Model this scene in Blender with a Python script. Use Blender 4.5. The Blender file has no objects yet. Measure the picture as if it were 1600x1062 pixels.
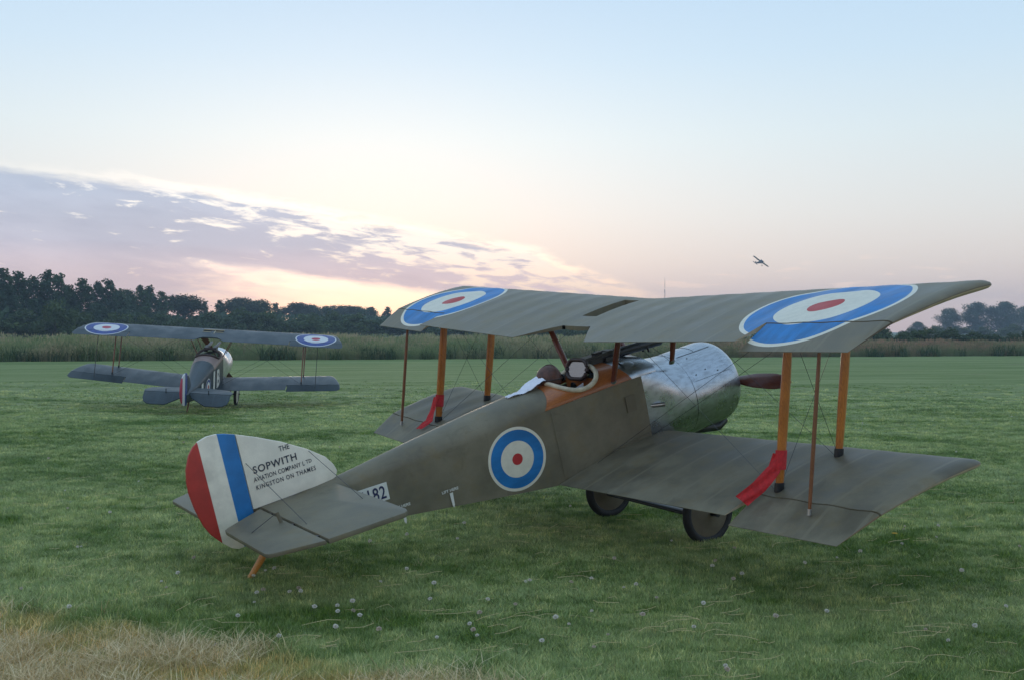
import bpy, bmesh, math, random
import numpy as np
from mathutils import Matrix, Vector, Euler
random.seed(7); rng = np.random.default_rng(7)
scene = bpy.context.scene
COL = scene.collection
rad = math.radians

# ------------------------------------------------------------------ camera
CAM_H, PITCH, ROLL = 2.17, rad(-0.556), rad(0.214)
cam_data = bpy.data.cameras.new('camera'); cam = bpy.data.objects.new('camera', cam_data); COL.objects.link(cam)
fw = Vector((0, math.cos(PITCH), math.sin(PITCH))); r0 = Vector((1, 0, 0)); u0 = r0.cross(fw)
rt = math.cos(ROLL)*r0 + math.sin(ROLL)*u0; up_ = -math.sin(ROLL)*r0 + math.cos(ROLL)*u0
m = Matrix((rt, up_, -fw)).transposed().to_4x4(); m.translation = (0, 0, CAM_H)
cam.matrix_world = m
cam_data.sensor_width = 36.0; cam_data.lens = 37.80
cam_data.clip_start = 0.1; cam_data.clip_end = 6000
scene.camera = cam
FPX = 1680.0
def hor(px): return 515 + (px-800)*0.00373

# ------------------------------------------------------------------ exposure
vs = scene.view_settings
vs.view_transform = 'Standard'; vs.look = 'None'; vs.gamma = 1.0; vs.exposure = 0.34; vs.use_curve_mapping = False

# ------------------------------------------------------------------ node helpers
class NT:
    def __init__(s, tree): s.t = tree; s.n = tree.nodes; s.l = tree.links
    def new(s, typ, **kw):
        n = s.n.new(typ)
        for k, v in kw.items(): setattr(n, k, v)
        return n
    def put(s, sock, v):
        if isinstance(v, bpy.types.NodeSocket): s.l.new(v, sock)
        elif v is not None:
            if isinstance(v, (tuple, list)) and len(v) == 3 and sock.type == 'RGBA': v = (*v, 1)
            sock.default_value = v
    def math(s, op, a, b=None, c=None, clamp=False):
        n = s.new('ShaderNodeMath', operation=op, use_clamp=clamp)
        for i, v in enumerate((a, b, c)):
            if v is not None: s.put(n.inputs[i], v)
        return n.outputs[0]
    def vmath(s, op, a, b=None):
        n = s.new('ShaderNodeVectorMath', operation=op); s.put(n.inputs[0], a)
        if b is not None: s.put(n.inputs[1], b)
        return n.outputs['Value'] if op in ('LENGTH', 'DOT_PRODUCT', 'DISTANCE') else n.outputs[0]
    def comb(s, x, y, z=0.0):
        n = s.new('ShaderNodeCombineXYZ')
        for i, v in enumerate((x, y, z)): s.put(n.inputs[i], v)
        return n.outputs[0]
    def sep(s, v):
        n = s.new('ShaderNodeSeparateXYZ'); s.put(n.inputs[0], v); return n.outputs
    def ramp(s, fac, stops, interp='LINEAR'):
        n = s.new('ShaderNodeValToRGB'); n.color_ramp.interpolation = interp; e = n.color_ramp.elements
        while len(e) < len(stops): e.new(0.5)
        for el, (p, c) in zip(e, stops):
            el.position = p
            el.color = (c, c, c, 1) if not isinstance(c, (tuple, list)) else (*c, 1)
        s.put(n.inputs[0], fac); return n.outputs[0]
    def mix(s, fac, a, b, blend='MIX'):
        n = s.new('ShaderNodeMix', data_type='RGBA', blend_type=blend)
        s.put(n.inputs[0], fac); s.put(n.inputs[6], a); s.put(n.inputs[7], b); return n.outputs[2]
    def map(s, v, a, b, c=0.0, d=1.0, smooth=True):
        n = s.new('ShaderNodeMapRange', interpolation_type='SMOOTHSTEP' if smooth else 'LINEAR')
        for i, q in enumerate((v, a, b, c, d)): s.put(n.inputs[i], q)
        return n.outputs[0]
    def noise(s, vec, scale, detail=4.0, rough=0.55, dist=0.0):
        n = s.new('ShaderNodeTexNoise'); s.put(n.inputs['Vector'], vec); s.put(n.inputs['Scale'], scale)
        n.inputs['Detail'].default_value = detail; n.inputs['Roughness'].default_value = rough; n.inputs['Distortion'].default_value = dist
        return n.outputs[0]

# ------------------------------------------------------------------ world: dusk sky with a cloud bank hiding the sun
SUN_AZ, SUN_EL = -8.0, 3.0           # degrees; azimuth from +Y, positive to the right
world = bpy.data.worlds.new('World'); scene.world = world; world.use_nodes = True
world.node_tree.nodes.clear(); W = NT(world.node_tree)
tc = W.new('ShaderNodeTexCoord')
dx, dy, dz = W.sep(tc.outputs['Generated'])
el = W.math('MULTIPLY', W.math('ARCSINE', dz), 180/math.pi)
az = W.math('MULTIPLY', W.math('ARCTAN2', dx, dy), 180/math.pi)
elp = W.math('MAXIMUM', el, 0.0)
clear = W.ramp(W.math('DIVIDE', elp, 90.0), [
    (0.0, (.76, .56, .50)), (1.2/90, (.77, .60, .545)), (3.5/90, (.74, .66, .61)), (6/90, (.70, .70, .68)),
    (10/90, (.62, .715, .75)), (14/90, (.51, .66, .78)), (18/90, (.44, .605, .77)), (40/90, (.40, .58, .77)), (1.0, (.38, .55, .74))])
da = W.math('ABSOLUTE', W.math('SUBTRACT', az, SUN_AZ+3))
# brighter and whiter towards the sun's azimuth
gaz = W.math('EXPONENT', W.math('MULTIPLY', W.math('POWER', W.math('DIVIDE', da, 19.0), 2.0), -1.0))
gel = W.math('EXPONENT', W.math('MULTIPLY', W.math('POWER', W.math('DIVIDE', W.math('SUBTRACT', el, 6.0), 8.5), 2.0), -1.0))
glow = W.math('MULTIPLY', gaz, gel)
clear = W.mix(glow, clear, (.12, .12, .11), 'ADD')
# away from the sun the dusk sky is duller
clear = W.mix(W.map(da, 40, 150), clear, (.95, .96, 1.0), 'MULTIPLY')
# --- cloud bank
upper = W.ramp(W.math('DIVIDE', W.math('ADD', az, 90.0), 180.0), [
    (0.0, 0.62), (45/180, .71), (65/180, .765), (69.5/180, .745), (75/180, .675), (80/180, .60), (86.6/180, .49), (91/180, .41),
    (94/180, .29), (98/180, .14), (106/180, 0.0)])
upper = W.math('MULTIPLY', upper, 10.0)
cv = W.comb(W.math('MULTIPLY', az, .24), W.math('ADD', W.math('MULTIPLY', el, 1.15), W.math('MULTIPLY', az, .10)), 3.3)
n_edge = W.noise(cv, 1.1, 9.0, .66)
n_hole = W.noise(W.vmath('ADD', cv, (7.1, 3.7, 1.0)), 1.9, 10.0, .62, .35)
n_big = W.noise(W.vmath('ADD', cv, (1.1, 9.7, 4.0)), .35, 3.0, .5)
d_edge = W.math('SUBTRACT', upper, W.math('ADD', el, W.math('MULTIPLY', W.math('SUBTRACT', n_edge, .5), 1.3)))   # degrees below the bank's top
body = W.map(d_edge, -.10, .45)
nearfade = W.map(az, 3.0, 11.0, 1.0, 0.0)
# bright broken top towards the sun side, narrow lower gap above the trees
sunny = W.map(az, -24, -3)
hole_band = W.map(d_edge, .1, W.math('ADD', 2.6, W.math('MULTIPLY', sunny, 1.6)), 1.0, 0.0)
hole_thr = W.math('SUBTRACT', .622, W.math('MULTIPLY', W.math('MULTIPLY', hole_band, W.math('ADD', .28, W.math('MULTIPLY', sunny, 1.08))), .18))
holes = W.map(W.math('SUBTRACT', n_hole, hole_thr), -.03, .12)
gap_el = W.math('SUBTRACT', W.math('SUBTRACT', W.math('SUBTRACT', 1.05, W.math('MULTIPLY', W.math('ADD', az, 8.0), .13)), el), W.math('MULTIPLY', W.math('SUBTRACT', n_edge, .5), .8))
gap = W.math('MULTIPLY', W.map(W.math('ADD', gap_el, 1.55), -.05, .5), W.math('MULTIPLY', W.map(W.math('ADD', az, W.math('MULTIPLY', W.math('SUBTRACT', n_hole, .5), 9.0)), -19.0, -8.5), W.map(az, -3.0, 1.5, 1.0, 0.0)))
cloud_col = W.ramp(W.math('DIVIDE', elp, 9.0), [(0.0, (1.25, .72, .54)), (.22, (.90, .65, .60)), (.48, (.55, .54, .62)), (.75, (.45, .51, .62)), (1.0, (.43, .50, .62))])
cloud_col = W.mix(W.map(n_big, .35, .68), cloud_col, (1.13, 1.11, 1.10), 'MULTIPLY')
cloud_col = W.mix(W.math('MULTIPLY', W.map(n_edge, .42, .7), .35), cloud_col, (.72, .72, .77), 'MULTIPLY')
warm = W.ramp(W.math('DIVIDE', elp, 7.0), [(0.0, (1.6, .92, .45)), (.3, (1.45, 1.05, .72)), (.6, (1.2, 1.06, .90)), (1.0, (1.06, 1.02, .95))])
rim = W.math('MULTIPLY', W.map(d_edge, -.55, .0), W.map(d_edge, .05, .45, 1.0, 0.0))
rim = W.math('MULTIPLY', rim, W.math('MULTIPLY', W.map(az, -27, -10, .08, 1.0), W.map(n_hole, .36, .56)))
sky = W.mix(W.math('MULTIPLY', body, nearfade), clear, cloud_col)
warm_fac = W.math('MULTIPLY', W.math('MULTIPLY', holes, body), nearfade)
warm_fac = W.math('MULTIPLY', warm_fac, W.map(W.math('ABSOLUTE', W.math('SUBTRACT', az, SUN_AZ)), 8, 45, 1.0, .45))
sky = W.mix(warm_fac, sky, warm)
sky = W.mix(W.math('MULTIPLY', rim, nearfade), sky, warm)
sky = W.mix(gap, sky, W.mix(1.0, warm, (1.75, 1.65, 1.5), 'MULTIPLY'))
# a few small lit wisps low over the right of the field
wv = W.comb(W.math('MULTIPLY', az, .42), W.math('MULTIPLY', el, 2.0), 11.0)
nw = W.noise(wv, .9, 6.0, .6)
wisp = W.math('MULTIPLY', W.map(nw, .56, .66), W.math('MULTIPLY', W.math('MULTIPLY', W.map(el, .8, 1.6), W.map(el, 2.6, 4.4, 1.0, 0.0)), W.math('MULTIPLY', W.map(az, -2, 5), W.map(az, 17, 30, 1.0, 0.0))))
sky = W.mix(W.math('MULTIPLY', wisp, .7), sky, (1.02, .80, .68))
nish = W.new('ShaderNodeTexSky', sky_type='NISHITA'); nish.sun_disc = False
nish.sun_elevation = rad(SUN_EL); nish.sun_rotation = rad(SUN_AZ)
b1 = W.new('ShaderNodeBackground'); W.put(b1.inputs[0], W.mix(1.0, nish.outputs[0], W.mix(W.math('MULTIPLY', body, nearfade), (.26, .25, .30), (.06, .05, .05)), 'MULTIPLY')); b1.inputs[1].default_value = 0.05
b2 = W.new('ShaderNodeBackground'); W.put(b2.inputs[0], sky); b2.inputs[1].default_value = 0.95
ad = W.new('ShaderNodeAddShader'); W.l.new(b1.outputs[0], ad.inputs[0]); W.l.new(b2.outputs[0], ad.inputs[1])
wo = W.new('ShaderNodeOutputWorld'); W.l.new(ad.outputs[0], wo.inputs[0])

sun_d = bpy.data.lights.new('sun', 'SUN'); sun_d.energy = 0.5; sun_d.angle = rad(12); sun_d.color = (1.0, .80, .58)
sun = bpy.data.objects.new('sun', sun_d); COL.objects.link(sun)
sdir = Vector((math.sin(rad(SUN_AZ))*math.cos(rad(SUN_EL)), math.cos(rad(SUN_AZ))*math.cos(rad(SUN_EL)), math.sin(rad(SUN_EL))))
sun.rotation_euler = sdir.to_track_quat('Z', 'Y').to_euler(); sun.location = (-40, 200, 60)

# ------------------------------------------------------------------ object helpers
def tag(o, label=None, cat=None, group=None, kind=None):
    if label: o['label'] = label
    if cat: o['category'] = cat
    if group: o['group'] = group
    if kind: o['kind'] = kind
    return o
def empty(name, matrix=None, loc=None):
    o = bpy.data.objects.new(name, None); o.empty_display_size = .3; COL.objects.link(o)
    if matrix is not None: o.matrix_world = matrix
    if loc is not None: o.location = loc
    return o
def obj(name, me, parent=None):
    o = bpy.data.objects.new(name, me); COL.objects.link(o)
    if parent: o.parent = parent
    return o
def mesh(name, verts, faces, mats, smooth=None, fmat=None):
    me = bpy.data.meshes.new(name); me.from_pydata([tuple(v) for v in verts], [], faces)
    for m_ in (mats if isinstance(mats, (list, tuple)) else [mats]): me.materials.append(m_)
    if fmat is not None: me.polygons.foreach_set('material_index', fmat)
    if smooth:
        me.polygons.foreach_set('use_smooth', [True]*len(me.polygons)); me.update()
        if smooth < 179: me.set_sharp_from_angle(angle=rad(smooth))
    me.update(); return me
class MB:
    """collects shapes into one mesh"""
    def __init__(s, off=(0, 0, 0)): s.v = []; s.f = []; s.fm = []; s.o = Vector(off)
    def add(s, vs_, fs, mi=0):
        b = len(s.v); s.v += [Vector(q)-s.o for q in vs_]
        for f in fs: s.f.append(tuple(b+i for i in f)); s.fm.append(mi)
    def box(s, lo, hi, mi=0):
        x0, y0, z0 = lo; x1, y1, z1 = hi
        s.add([(x0,y0,z0),(x1,y0,z0),(x1,y1,z0),(x0,y1,z0),(x0,y0,z1),(x1,y0,z1),(x1,y1,z1),(x0,y1,z1)],
              [(0,3,2,1),(4,5,6,7),(0,1,5,4),(1,2,6,5),(2,3,7,6),(3,0,4,7)], mi)
    def tube(s, pts, radii, n=8, mi=0, cap=True, sect=None, ref=None):
        pts = [Vector(p) for p in pts]; rings = []
        if not isinstance(radii, (list, tuple)): radii = [radii]*len(pts)
        vs_ = []
        for i, p in enumerate(pts):
            t = (pts[min(i+1, len(pts)-1)]-pts[max(i-1, 0)]).normalized()
            a = Vector(ref) if ref else (Vector((0, 0, 1)) if abs(t.z) < .9 else Vector((1, 0, 0)))
            a = (a-t*a.dot(t)).normalized(); b = t.cross(a)
            for k in range(n):
                th = 2*math.pi*k/n
                if sect: ca, sb = sect[0]*math.cos(th), sect[1]*math.sin(th)
                else: ca, sb = math.cos(th), math.sin(th)
                vs_.append(p+a*(ca*radii[i])+b*(sb*radii[i]))
        fs = []
        for i in range(len(pts)-1):
            for k in range(n):
                fs.append((i*n+k, i*n+(k+1) % n, (i+1)*n+(k+1) % n, (i+1)*n+k))
        if cap: fs.append(tuple(range(n-1, -1, -1))); fs.append(tuple((len(pts)-1)*n+k for k in range(n)))
        s.add(vs_, fs, mi)
    def lathe(s, origin, axis, prof, n=32, mi=0, ref=(0, 0, 1)):
        ax = Vector(axis).normalized(); a = Vector(ref); a = (a-ax*a.dot(ax)).normalized(); b = ax.cross(a); o = Vector(origin)
        vs_ = []; fs = []
        for d_, r in prof:
            for k in range(n):
                th = 2*math.pi*k/n; vs_.append(o+ax*d_+(a*math.cos(th)+b*math.sin(th))*r)
        for i in range(len(prof)-1):
            for k in range(n): fs.append((i*n+k, i*n+(k+1) % n, (i+1)*n+(k+1) % n, (i+1)*n+k))
        s.add(vs_, fs, mi)
    def build(s, name, mats, parent=None, smooth=40):
        return obj(name, mesh(name, s.v, s.f, mats, smooth, s.fm), parent)

# ------------------------------------------------------------------ materials
def mat(name, col, rough=.6, metal=0.0, spec=.5, var=0.0, vscale=8.0, bump=0.0, bscale=60.0, coat=0.0, stretch=None, rvar=0.0):
    m_ = bpy.data.materials.new(name); m_.use_nodes = True; m_.node_tree.nodes.clear(); T = NT(m_.node_tree)
    p = T.new('ShaderNodeBsdfPrincipled'); o = T.new('ShaderNodeOutputMaterial'); T.l.new(p.outputs[0], o.inputs[0])
    p.inputs['Roughness'].default_value = rough; p.inputs['Metallic'].default_value = metal
    p.inputs['Specular IOR Level'].default_value = spec; p.inputs['Coat Weight'].default_value = coat
    tcn = T.new('ShaderNodeTexCoord').outputs['Object']
    if stretch: tcn = T.vmath('MULTIPLY', tcn, stretch)
    base = (*col, 1)
    if var:
        n = T.noise(tcn, vscale, 5, .6)
        base = T.mix(T.map(n, .3, .7), tuple(c*(1-var) for c in col), tuple(min(1, c*(1+var)) for c in col))
    T.put(p.inputs['Base Color'], base)
    if rvar:
        T.put(p.inputs['Roughness'], T.map(T.noise(tcn, vscale*1.7, 4, .6), .3, .7, rough-rvar, rough+rvar))
    if bump:
        b = T.new('ShaderNodeBump'); b.inputs['Strength'].default_value = bump; b.inputs['Distance'].default_value = .01
        T.put(b.inputs['Height'], T.noise(tcn, bscale, 3, .5)); T.l.new(b.outputs[0], p.inputs['Normal'])
    m_['T'] = 1
    return m_
def getp(m_): return next(n for n in m_.node_tree.nodes if n.type == 'BSDF_PRINCIPLED')

def fabric(name, col, rough=.5, roundels=(), cols=None, axis='xy', stain=.24, rib=0.0, oy=0.0):
    """doped linen; roundels = [(u, v, radius)] printed flat in the object's own plane"""
    m_ = mat(name, col, rough)
    T = NT(m_.node_tree); p = getp(m_)
    co = T.new('ShaderNodeTexCoord').outputs['Object']; x, y, z = T.sep(co)
    n1 = T.noise(co, 2.2, 5, .62); n2 = T.noise(co, 14.0, 4, .6)
    streak = T.noise(T.vmath('MULTIPLY', co, (1.2, 7.0, 5.0)), 1.6, 4, .6)
    base = T.mix(T.map(n1, .3, .72), tuple(c*(1-stain) for c in col), tuple(c*(1+stain) for c in col))
    base = T.mix(T.math('MULTIPLY', T.map(streak, .5, .75), .22), base, tuple(c*.7 for c in col))
    blot = T.noise(T.vmath('ADD', co, (3.0, 8.0, 1.0)), 5.0, 6, .68)
    base = T.mix(T.math('MULTIPLY', T.map(blot, .50, .68), .45), base, (col[0]*1.12, col[1]*.98, col[2]*.72))
    if rib:                                            # sewn tapes over the ribs
        fr = T.math('ABSOLUTE', T.math('SUBTRACT', T.math('FRACT', T.math('ADD', T.math('DIVIDE', T.math('ABSOLUTE', y), rib), .5)), .5))
        tape = T.map(fr, .035, .05, 1.0, 0.0)
        base = T.mix(T.math('MULTIPLY', tape, .6), base, tuple(c*1.22 for c in col))
    scuff = T.noise(T.vmath('ADD', co, (5.0, 1.0, 9.0)), 3.4, 8, .75, .8); base = T.mix(T.math('MULTIPLY', T.map(scuff, .56, .66), .30), base, tuple(c*.52 for c in col))
    u, v = (x, y) if axis == 'xy' else (x, z)
    for (cu, cv_, R) in roundels:
        d = T.vmath('LENGTH', T.comb(T.math('SUBTRACT', u, cu), T.math('SUBTRACT', v, cv_), 0.0))
        d = T.math('DIVIDE', d, R)
        red, white, blue = cols
        wv_ = T.mix(T.map(n2, .3, .7), tuple(c*.9 for c in white), white)
        bl = T.mix(T.map(T.math('ADD', T.math('MULTIPLY', n1, .5), T.math('MULTIPLY', streak, .5)), .38, .62), tuple(c*.78 for c in blue), tuple(c*1.18 for c in blue))
        f1, f2 = (.215, .60) if axis == 'xy' else (.18, .57)
        base = T.mix(T.math('LESS_THAN', d, 1.0), base, wv_)
        base = T.mix(T.math('LESS_THAN', d, .945 if axis == 'xy' else .91), base, bl)
        base = T.mix(T.math('LESS_THAN', d, f2), base, wv_)
        base = T.mix(T.math('LESS_THAN', d, f1), base, red)
    T.put(p.inputs['Base Color'], base)
    T.put(p.inputs['Roughness'], T.map(n1, .3, .7, rough-.04, rough+.14)); p.inputs['Specular IOR Level'].default_value = .36
    b = T.new('ShaderNodeBump'); b.inputs['Strength'].default_value = .12; b.inputs['Distance'].default_value = .004
    T.put(b.inputs['Height'], T.noise(co, 90, 3, .6)); T.l.new(b.outputs[0], p.inputs['Normal'])
    return m_
def wood(name, dark, light, rough=.35, axis=(1, 1, 1), coat=.3):
    m_ = mat(name, light, rough, coat=coat); T = NT(m_.node_tree); p = getp(m_)
    co = T.new('ShaderNodeTexCoord').outputs['Object']
    n = T.noise(T.vmath('MULTIPLY', co, axis), 22, 5, .6, .4); n3 = T.noise(co, 3.0, 2, .5)
    c = T.mix(T.map(n, .32, .68), dark, light)
    c = T.mix(T.math('MULTIPLY', T.map(n3, .35, .7), .35), c, tuple(q*.7 for q in dark))
    T.put(p.inputs['Base Color'], c); return m_
RED, CREAM, BLUE = (.46, .030, .03), (.76, .71, .58), (.035, .17, .50)
M = {}
M['edge'] = mat('linen_edge', (.26, .17, .10), .6); M['tip'] = mat('tip_edge', (.115, .09, .065), .5)
M['linen'] = mat('clear_linen', (.42, .34, .23), .6, var=.12)
M['khaki_plain'] = fabric('khaki_fabric', (.172, .150, .101), .50)
M['khaki_wing'] = fabric('lower_wing_fabric', (.172, .150, .101), .50, rib=.385, stain=.32)
M['strut'] = wood('varnished_ash', (.36, .105, .012), (.60, .20, .022), .3, (8, 8, .7))
M['strut_red'] = wood('red_varnished_wood', (.13, .028, .014), (.20, .045, .02), .35, (6, 6, 1))
M['link'] = wood('brown_link_wood', (.16, .05, .015), (.24, .085, .03), .4, (6, 6, 1))
M['ply'] = wood('varnished_plywood', (.28, .080, .018), (.42, .135, .028), .38, (1.2, 7, 7))
M['prop'] = wood('mahogany_blade', (.075, .018, .010), (.15, .038, .016), .3, (9, 1, 9))
M['skid'] = wood('ash_skid', (.48, .17, .02), (.70, .29, .045), .45, (1, 8, 8))
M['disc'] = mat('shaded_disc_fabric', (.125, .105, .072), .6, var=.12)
M['black'] = mat('black_metal', (.012, .012, .014), .38, var=.3)
M['rubber'] = mat('black_rubber', (.014, .014, .015), .7, var=.3, bump=.3, bscale=40)
M['wire'] = mat('steel_wire', (.05, .05, .055), .4, metal=.6)
M['leather_tan'] = mat('tan_leather', (.56, .49, .36), .55, var=.2, vscale=14, bump=.3, bscale=70)
M['leather_brown'] = mat('brown_leather', (.085, .032, .020), .42, var=.35, vscale=22, bump=.4, bscale=90)
M['leather_dark'] = mat('dark_leather', (.035, .016, .013), .5, var=.3, vscale=20)
M['white_cloth'] = mat('white_cloth', (.74, .75, .82), .8, var=.06, vscale=20, bump=.3, bscale=30)
M['red_cloth'] = mat('red_cloth', (.52, .018, .022), .75, var=.18, vscale=30, bump=.5, bscale=45)
M['white_paint'] = mat('white_paint', (.74, .72, .66), .5, var=.05)
M['ink'] = mat('dark_lettering', (.035, .04, .06), .5)
M['ink_blue'] = mat('navy_lettering', (.02, .025, .09), .5)
M['cockpit_dark'] = mat('dark_interior', (.05, .032, .02), .8)
M['glass'] = mat('windscreen_glass', (.27, .26, .27), .16, metal=.85)
M['steel'] = mat('plain_steel', (.45, .45, .46), .35, metal=1.0, var=.2)
# polished aluminium with swirls, smears and oil
M['alu'] = mat('polished_aluminium', (.60, .62, .64), .27, metal=1.0)
T = NT(M['alu'].node_tree); p_ = getp(M['alu']); co = T.new('ShaderNodeTexCoord').outputs['Object']
na = T.noise(co, 5.0, 6, .65, .4); nb = T.noise(T.vmath('MULTIPLY', co, (1.0, 5.0, 2.0)), 9.0, 5, .65); ns = T.noise(co, 26, 4, .7)
T.put(p_.inputs['Roughness'], T.map(na, .25, .75, .20, .40))
ac = T.mix(T.map(nb, .4, .72), (.43, .46, .50), (.30, .315, .34)); ac = T.mix(T.math('MULTIPLY', T.map(ns, .62, .72), .22), ac, (.22, .21, .19))
T.put(p_.inputs['Base Color'], ac)
bb = T.new('ShaderNodeBump'); bb.inputs['Strength'].default_value = .07; bb.inputs['Distance'].default_value = .012
T.put(bb.inputs['Height'], T.noise(co, 4.5, 3, .5)); T.l.new(bb.outputs[0], p_.inputs['Normal'])

# ------------------------------------------------------------------ field
EDGE0, EDGEK = 80.2, .3465                     # far edge of the mown field: y = EDGE0 + EDGEK * x
def lawn_nodes(T, pos, rnd=None):
    """colour of the mown turf from world position: silvery and saturated drifts, dry straw by the near left corner"""
    x, y, z = T.sep(pos)
    p2 = T.comb(x, y, 0.0)
    streak = T.comb(T.math('ADD', T.math('MULTIPLY', x, .45), 6.3), T.math('ADD', y, 2.1), 0.0)
    a = T.noise(streak, .55, 5, .60, .6); b = T.noise(p2, .16, 3, .55); c = T.noise(p2, 2.6, 5, .65); fine = T.noise(p2, 19.0, 4, .7)
    k = T.map(T.math('ADD', T.math('MULTIPLY', a, .60), T.math('MULTIPLY', c, .40)),   .39, .56)
    col = T.mix(k, (.086, .152, .014), (.340, .372, .185))
    col = T.mix(T.math('MULTIPLY', T.map(b, .40, .64), .28), col, (.170, .225, .070))
    brown = T.math('MULTIPLY', T.map(T.noise(T.vmath('ADD', p2, (31.0, 7.0, 0.0)), 1.15, 6, .7), .60, .70), .55)
    col = T.mix(brown, col, (.215, .200, .100))
    # dry patch: below the line (-4.2, 8.4) -> (-.4, 6.5) seen from above
    ln = T.math('ADD', T.math('MULTIPLY', T.math('ADD', x, 4.2), .447), T.math('MULTIPLY', T.math('SUBTRACT', y, 8.15), .894))
    ln = T.math('ADD', ln, T.math('MULTIPLY', T.math('SUBTRACT', T.noise(p2, 1.7, 5, .65), .5), 1.5))
    dry = T.math('MULTIPLY', T.map(ln, -.12, .35, 1.0, 0.0), T.map(T.noise(p2, 4.0, 4, .6), .33, .52, .35, 1.0))
    col = T.mix(T.math('MULTIPLY', dry, .9), col, (.52, .36, .17))
    return col, fine, dry
gm = bpy.data.materials.new('mown_turf'); gm.use_nodes = True; gm.node_tree.nodes.clear(); T = NT(gm.node_tree)
pos = T.new('ShaderNodeNewGeometry').outputs['Position']
col, fine, dry = lawn_nodes(T, pos)
x, y, z = T.sep(pos); p2 = T.comb(x, y, 0.0)
col = T.mix(T.map(fine, .35, .7, 0.0, .65), col, T.mix(1.0, col, (.50, .55, .45), 'MULTIPLY'))
far = T.map(y, 18, 55)
mow = T.noise(T.comb(T.math('MULTIPLY', x, .05), T.math('MULTIPLY', T.math('SUBTRACT', y, T.math('MULTIPLY', x, .25)), .75), 0.0), 1.0, 6, .70)
col = T.mix(T.math('MULTIPLY', far, .85), col, T.mix(T.map(mow, .36, .62), (.105, .165, .036), (.220, .268, .096)))
rut = T.math('MULTIPLY', T.map(T.noise(T.comb(T.math('MULTIPLY', x, .10), T.math('MULTIPLY', T.math('SUBTRACT', y, T.math('MULTIPLY', x, .7)), .35), 4.0), 1.0, 6, .72), .60, .68), T.math('MULTIPLY', T.map(x, 2, 14), T.map(y, 28, 40)))
col = T.mix(T.math('MULTIPLY', rut, .75), col, (.16, .105, .075))
rough_land = T.map(T.math('SUBTRACT', y, T.math('ADD', EDGE0, T.math('MULTIPLY', x, EDGEK))), -.2, .5)
col = T.mix(rough_land, col, (.12, .15, .07))
pb = T.new('ShaderNodeBsdfPrincipled'); T.put(pb.inputs['Base Color'], col); pb.inputs['Roughness'].default_value = .85; pb.inputs['Specular IOR Level'].default_value = .15
bn = T.new('ShaderNodeBump'); bn.inputs['Strength'].default_value = .9; bn.inputs['Distance'].default_value = .05
T.put(bn.inputs['Height'], T.noise(p2, 9.0, 6, .75)); T.l.new(bn.outputs[0], pb.inputs['Normal'])
T.l.new(pb.outputs[0], T.new('ShaderNodeOutputMaterial').inputs[0])
GR = 1400
def gz(x, y):
    """gentle relief of the field; level under the near biplane and from the far edge on"""
    dip = -.125*np.exp(-(((x+8.6)/6.0)**2+((y-31.2)/5.0)**2))
    und = .035*np.sin(x*.21+.6)*np.sin(y*.17+1.1)+.02*np.sin(x*.43+y*.31)
    w = np.clip((y-16)/10, 0, 1)*np.clip((66-y)/10, 0, 1)*np.clip((58-np.abs(x))/10, 0, 1)
    return dip+und*w
gx = np.linspace(-60, 60, 81); gy = np.linspace(0, 75, 61); XX, YY = np.meshgrid(gx, gy); ZZ = gz(XX, YY); ZZ[:, 0] = ZZ[:, -1] = 0; ZZ[0, :] = ZZ[-1, :] = 0
GV_ = [(float(a), float(b), float(c)) for a, b, c in zip(XX.ravel(), YY.ravel(), ZZ.ravel())]; GF_ = [(i*81+j, i*81+j+1, (i+1)*81+j+1, (i+1)*81+j) for i in range(60) for j in range(80)]
for x0, y0, x1, y1 in ((-GR, -120, GR, 0), (-GR, 0, -60, 75), (60, 0, GR, 75), (-GR, 75, GR, GR)):
    k = len(GV_); GV_ += [(x0, y0, 0), (x1, y0, 0), (x1, y1, 0), (x0, y1, 0)]; GF_.append((k, k+1, k+2, k+3))
ground = obj('ground', mesh('ground', GV_, GF_, gm, 180))
tag(ground, kind='structure')

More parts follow.
